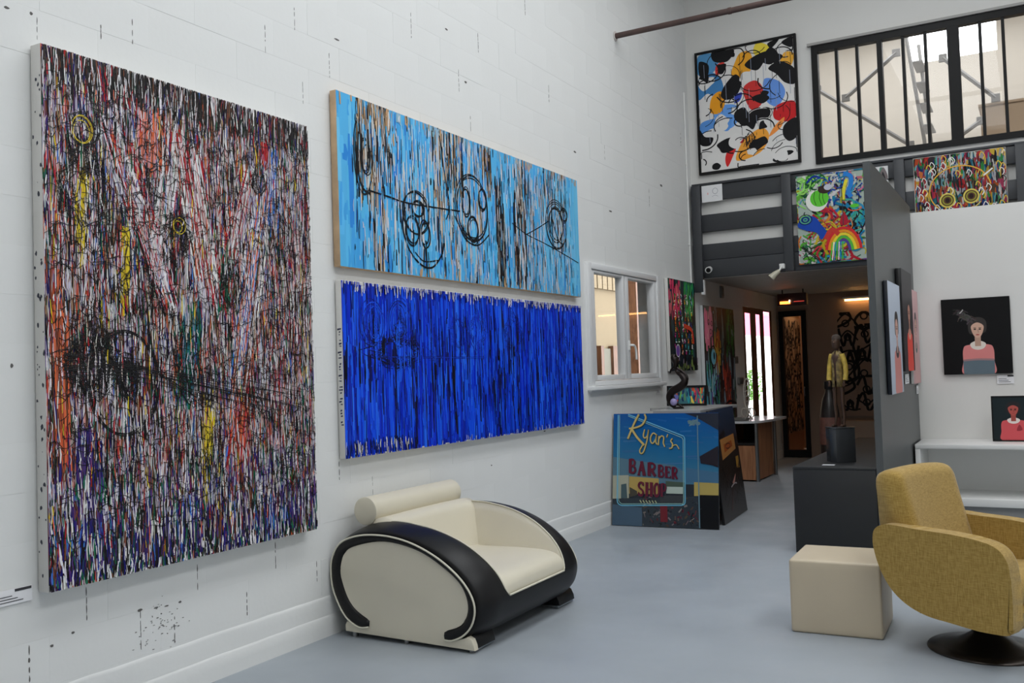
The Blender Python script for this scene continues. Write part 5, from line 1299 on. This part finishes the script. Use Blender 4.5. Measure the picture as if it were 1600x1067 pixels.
artwork('portrait_painting', 'black square portrait of a figure in a pink and grey sweater on the white partition', (3.172, 10.196, 1.345), .603, .742, .03, paint_big, seed=101, edge=mat('black_edge', (0, 0, 0)))
def paint_red(P, rg):
    portrait((26, 38, 42), (40, 36, 38), (176, 84, 76), (206, 84, 90), None, (226, 214, 208), .44, 1.75, 1.46)(P, rg)
    P.blob([(.50 * P.w, .22 * P.h), (.56 * P.w, .36 * P.h), (.62 * P.w, .24 * P.h)], (150, 50, 60))
artwork('portrait_painting', 'small dark portrait of a figure in a red pullover standing on the white shelf', (3.485, 9.93, .7125 + .012), .385, .40, .02, paint_red, seed=102, frame=(BLACKM, .012, .006), lean=R(-5))
artwork('portrait_painting', 'tall pale blue portrait with dark hair, nearest on the charcoal divider', (2.628, 8.38, 1.23), .74, .918, .035, portrait((196, 206, 222), (46, 40, 42), (216, 170, 156), (206, 130, 124), None, (46, 48, 54), .60, 1.7, 1.22), rz=R(90), seed=103, edge=mat('blue_black_edge', (22, 28, 38), rough=.4))
artwork('portrait_painting', 'tall black portrait with a bright red garment, middle one on the charcoal divider', (2.628, 9.16, 1.405), .74, .905, .05, portrait((34, 30, 36), (22, 20, 22), (196, 140, 120), (230, 70, 56), None, (236, 160, 140), .60, 1.7, 1.2), rz=R(90), seed=104, edge=mat('black_edge', (0, 0, 0)))
artwork('portrait_painting', 'tall pink portrait with a green collar, farthest on the charcoal divider', (2.628, 9.87, 1.275), .60, .905, .03, portrait((220, 176, 178), (90, 70, 70), (222, 170, 156), (206, 160, 158), None, (70, 96, 90), .55, 1.8, 1.25), rz=R(90), seed=105)
def card(name, label, loc, w, h, rz, bar=True):
    t = thing(name, label, 'label', loc, rz)
    pbox('sheet', CARD, t, -w / 2, w / 2, -.005, -.001, 0, h)
    INK = mat('label_ink', (50, 50, 54), rough=.6)
    bm = bmesh.new()
    if bar: box(bm, w * .12, w * .48, -.0065, -.0051, h * .80, h * .97)
    for k in range(3): box(bm, -w * .42, w * (.30 - .12 * k), -.0062, -.0051, h * (.18 + .18 * k), h * (.18 + .18 * k) + h * .05)
    obj('print', bm, INK, t)
card('wall_label', 'small white caption under the black square portrait', (3.405, 10.197, 1.245), .145, .085, 0)
card('wall_label', 'small white caption below the middle portrait on the divider', (2.629, 9.27, 1.287), .27, .088, R(90), False)
card('wall_label', 'small white caption below the farthest portrait on the divider', (2.629, 10.06, 1.168), .15, .082, R(90), False)
card('wall_label', 'white caption card on the left wall below the large drip painting', (.003, 2.33, .625), .20, .062, R(90))
card('wall_label', 'tiny white caption under the right end of the side window', (.003, 9.84, 1.222), .125, .065, R(90), False)

# ------------------------------------------------------------------ low white shelf along the partition
sf = thing('low_shelf', 'low white open shelf unit along the partition behind the mustard armchair', 'shelf', (4.6, 9.85, 0))
pbox('top_board', WHITEP, sf, -1.955, 2.0, -.34, .345, .672, .712, bevel=.003); pbox('side_board', WHITEP, sf, -1.955, -1.912, -.335, .345, .0, .671, bevel=.003); pbox('side_board', WHITEP, sf, 1.95, 2.0, -.335, .345, 0, .671, bevel=.003)
pbox('lower_board', WHITEP, sf, -1.911, 1.949, -.335, .33, .15, .222, bevel=.003); pbox('back_board', WHITEP, sf, -1.911, 1.949, .331, .345, .02, .671)
pbox('plinth_strip', mat('grey_strip', (150, 150, 150), rough=.6), sf, -1.911, 1.949, -.28, -.25, 0, .149)

# ------------------------------------------------------------------ steel pipe high across the room
pp = thing('overhead_pipe', 'dark rust brown pipe crossing high in front of the back wall', 'pipe', (0, 8.98, 4.97))
part('pipe', mat('rusty_pipe', (74, 56, 52), rough=.5, var=.2, vscale=6), pp, lambda b: tube(b, [(.005, 0, 0), (4.5, 0, 0), (8.99, 0, 0)], .029, 16), smooth=40)
part('flange', mat('pale_plaster', (206, 200, 196), rough=.8), pp, lambda b: tube(b, [(.001, 0, 0), (.012, 0, 0)], .05, 14))
for x in (1.2, 3.0, 5.4): part('clamp', mat('rusty_pipe', (0, 0, 0)), pp, lambda b: tube(b, [(x, 0, 0), (x + .03, 0, 0)], .034, 14))
cd = thing('wall_conduit', 'thin white cable conduit running down the left wall by the corner', 'conduit', (.012, 11.1, 1.6))
part('tube', WHITEP, cd, lambda b: tube(b, [(0, 0, 0), (0, 0, 3.3)], .010, 8), smooth=40)
for z in (.4, 1.4, 2.4): part('clip', WHITEP, cd, lambda b: rbox(b, -.011, .012, -.018, .018, z, z + .02, r=.003))

# ------------------------------------------------------------------ camera, spot light, heater, strip light and small boxes around the passage
sec = thing('security_camera', 'white dome-fronted security camera on the fascia left of the passage', 'camera', (.225, YB - .068, 2.675))
part('mount', WHITEP, sec, lambda b: tube(b, [(0, 0, .02), (0, -.04, .02)], .022, 12), smooth=40); part('housing', WHITEP, sec, lambda b: tube(b, [(0, -.03, .02), (.015, -.13, .0)], [.036, .040], 14), smooth=40); part('lens', BLACKM, sec, lambda b: tube(b, [(.0155, -.131, .0), (.018, -.150, -.004)], [.030, .024], 14), smooth=40)
sp = thing('spot_lamp', 'pale swivel spot lamp clipped under the loft fascia', 'lamp', (1.12, YB - .20, 2.60))
part('arm', WHITEP, sp, lambda b: tube(b, [(0, .0, .05), (-.01, -.06, .0), (-.04, -.09, -.03)], .012, 8)); part('head', mat('pale_lamp', (196, 190, 170), rough=.4), sp, lambda b: tube(b, [(-.01, -.08, -.01), (-.06, -.10, -.05), (-.10, -.11, -.09)], [.022, .035, .045], 14), smooth=40); part('clamp', WHITEP, sp, lambda b: rbox(b, -.03, .03, .005, .06, .02, .08, r=.006))
ht = thing('radiant_heater', 'dark ceiling heater with a glowing orange element in the passage', 'heater', (.57, 14.0, 2.34))
pbox('housing', mat('heater_housing', (58, 34, 32), rough=.5), ht, -.21, .21, -.03, .10, .02, .20, bevel=.01)
part('element', emis('glowing_element', (255, 120, 50), 6.0), ht, lambda b: rbox(b, -.17, -.02, -.045, -.031, .045, .085, r=.005)); part('element', emis('dim_element', (190, 60, 50), 1.2), ht, lambda b: rbox(b, .03, .18, -.045, -.031, .07, .08, r=.003))
part('lamp', emis('pilot_lamp', (255, 220, 180), 10), ht, lambda b: rbox(b, -.035, -.018, -.052, -.0455, .07, .10, r=.004))
for x in (-.15, .15): part('hanger', BLACKM, ht, lambda b: tube(b, [(x, .05, .2), (x, .05, .262)], .008, 6))
ls = thing('strip_light', 'warm strip light glowing along the top of the passage end wall', 'light', (1.9, 15.33, 2.46))
pbox('batten', WHITEP, ls, -.85, 1.2, -.02, .06, .03, .06); part('tube', emis('warm_tube', (255, 196, 120), 9.0), ls, lambda b: tube(b, [(-.82, -.0, .012), (1.18, 0, .012)], .014, 10))
for i, (y, z, w, h, lab) in enumerate([(12.88, 1.535, .16, .10, 'small grey thermostat on the left passage wall beside the tall canvas'), (13.08, 1.24, .22, .10, 'dark grey switch box low on the left passage wall before the windows'), (12.35, 2.42, .10, .16, 'grey junction box under the passage ceiling on the left wall')]):
    t = thing('wall_box', lab, 'wall box', (.002, y, z)); pbox('housing', mat('grey_box', (120, 116, 112), rough=.5), t, 0, .03, -w / 2, w / 2, 0, h, bevel=.005); pbox('cover', mat('grey_cover', (90, 88, 86), rough=.5), t, .0301, .036, -w * .35, w * .35, h * .15, h * .85, bevel=.002)
# bottle shaped sculpture and the black line mural at the end of the passage
bo = thing('bottle_sculpture', 'tall dark bottle shaped sculpture standing on the passage floor behind the pedestal', 'sculpture', (1.30, 12.6, 0))
part('body', mat('dark_glaze', (44, 38, 36), rough=.3, var=.3, vscale=8), bo, lambda b: lathe(b, [(0, 0), (.11, 0), (.12, .03), (.13, .3), (.135, .6), (.12, .85), (.09, 1.02), (.05, 1.12), (.045, 1.16), (0, 1.16)], 28), smooth=50); part('cap', mat('black_cap', (20, 18, 18), rough=.4), bo, lambda b: lathe(b, [(0, 1.161), (.055, 1.161), (.06, 1.19), (.058, 1.26), (0, 1.265)], 20), smooth=50)
part('label_band', mat('faded_label', (120, 80, 70), rough=.6, var=.3, vscale=12), bo, lambda b: lathe(b, [(.1325, .45), (.1385, .6), (.1265, .80)], 28), smooth=50)
def mural(P, rg):
    K = (18, 16, 16); W, H = P.w, P.h
    def q(pts, w=.040, closed=False): P.curve([(x * W, z * H) for x, z in pts], w, K, closed)
    for r in range(6):
        for c in range(6):
            x, z = (c + .5) / 6 + rg.gauss(0, .015), (r + .5) / 6 + rg.gauss(0, .015); k = rg.randint(0, 5); s = .085; h = .09
            if k == 0: q([(x - s, z - h), (x - s, z + h * .5), (x, z + h), (x + s, z + h * .5), (x + s, z - h)])
            elif k == 1: q([(x - s, z), (x, z + h), (x + s, z), (x, z - h)], closed=True)
            elif k == 2: q([(x - s, z + h), (x - s * .5, z - h), (x, z + h * .4), (x + s * .5, z - h), (x + s, z + h)])
            elif k == 3: q([(x - s, z - h), (x, z - h * .6), (x + s * .6, z), (x, z + h), (x - s * .5, z + h * .4), (x + s, z + h)])
            elif k == 4: q([(x - s * .6, z - h), (x - s * .6, z + h)]); q([(x + s * .6, z - h), (x + s * .6, z + h)]); q([(x - s * .6, z + .3 * h), (x + s * .6, z + .3 * h)]); q([(x - s * .6, z - .4 * h), (x + s * .6, z - .4 * h)])
            else: q([(x - s, z), (x - s * .3, z + h), (x + s * .2, z - h), (x + s, z + h * .2)]); q([(x, z + h), (x + s, z + h)])
            P.ring(x * W, (z + rg.uniform(-.06, .06)) * H, .05, .05, .022, K, 14)
            if rg.random() < .9: q([(x - s * 1.1, z + rg.uniform(-h, h)), (x, z + rg.uniform(-h, h)), (x + s * 1.1, z + rg.uniform(-h, h))], .024)
t = thing('line_mural', 'black looping line mural painted on the end wall of the passage', 'mural', (1.75, END - .002, .74))
P = Paint(1.62, 1.55, 1e-5); mural(P, random.Random(111)); P.build(t, 0.0, .6)
t = thing('line_mural', 'finer black doodle panel seen through the glazed passage door', 'mural', (.003, 16.28, .35), R(90))
pbox('panel', mat('pale_panel', (206, 176, 140), rough=.7), t, -.66, .66, -.02, -.003, 0, 1.95); P = Paint(1.3, 1.9, 1e-5); mural(P, random.Random(5)); P.build(t, .021, .6)
lc = thing('low_cabinet', 'low beige cabinet against the passage end wall under the mural', 'cabinet', (2.2, END - .20, 0))
pbox('body', mat('beige_board', (176, 150, 130), rough=.6), lc, -1.15, 1.2, -.15, .165, 0, .58); pbox('top', mat('beige_board', (0, 0, 0)), lc, -1.16, 1.21, -.16, .168, .5805, .60)
for k in range(4): part('knob', STEEL, pbox('door', mat('beige_board', (0, 0, 0)), lc, -1.14 + k * .585, -.565 + k * .585, -.165, -.151, .04, .57), lambda b: tube(b, [(-.62 + k * .585, -.166, .42), (-.62 + k * .585, -.185, .42)], .012, 8))
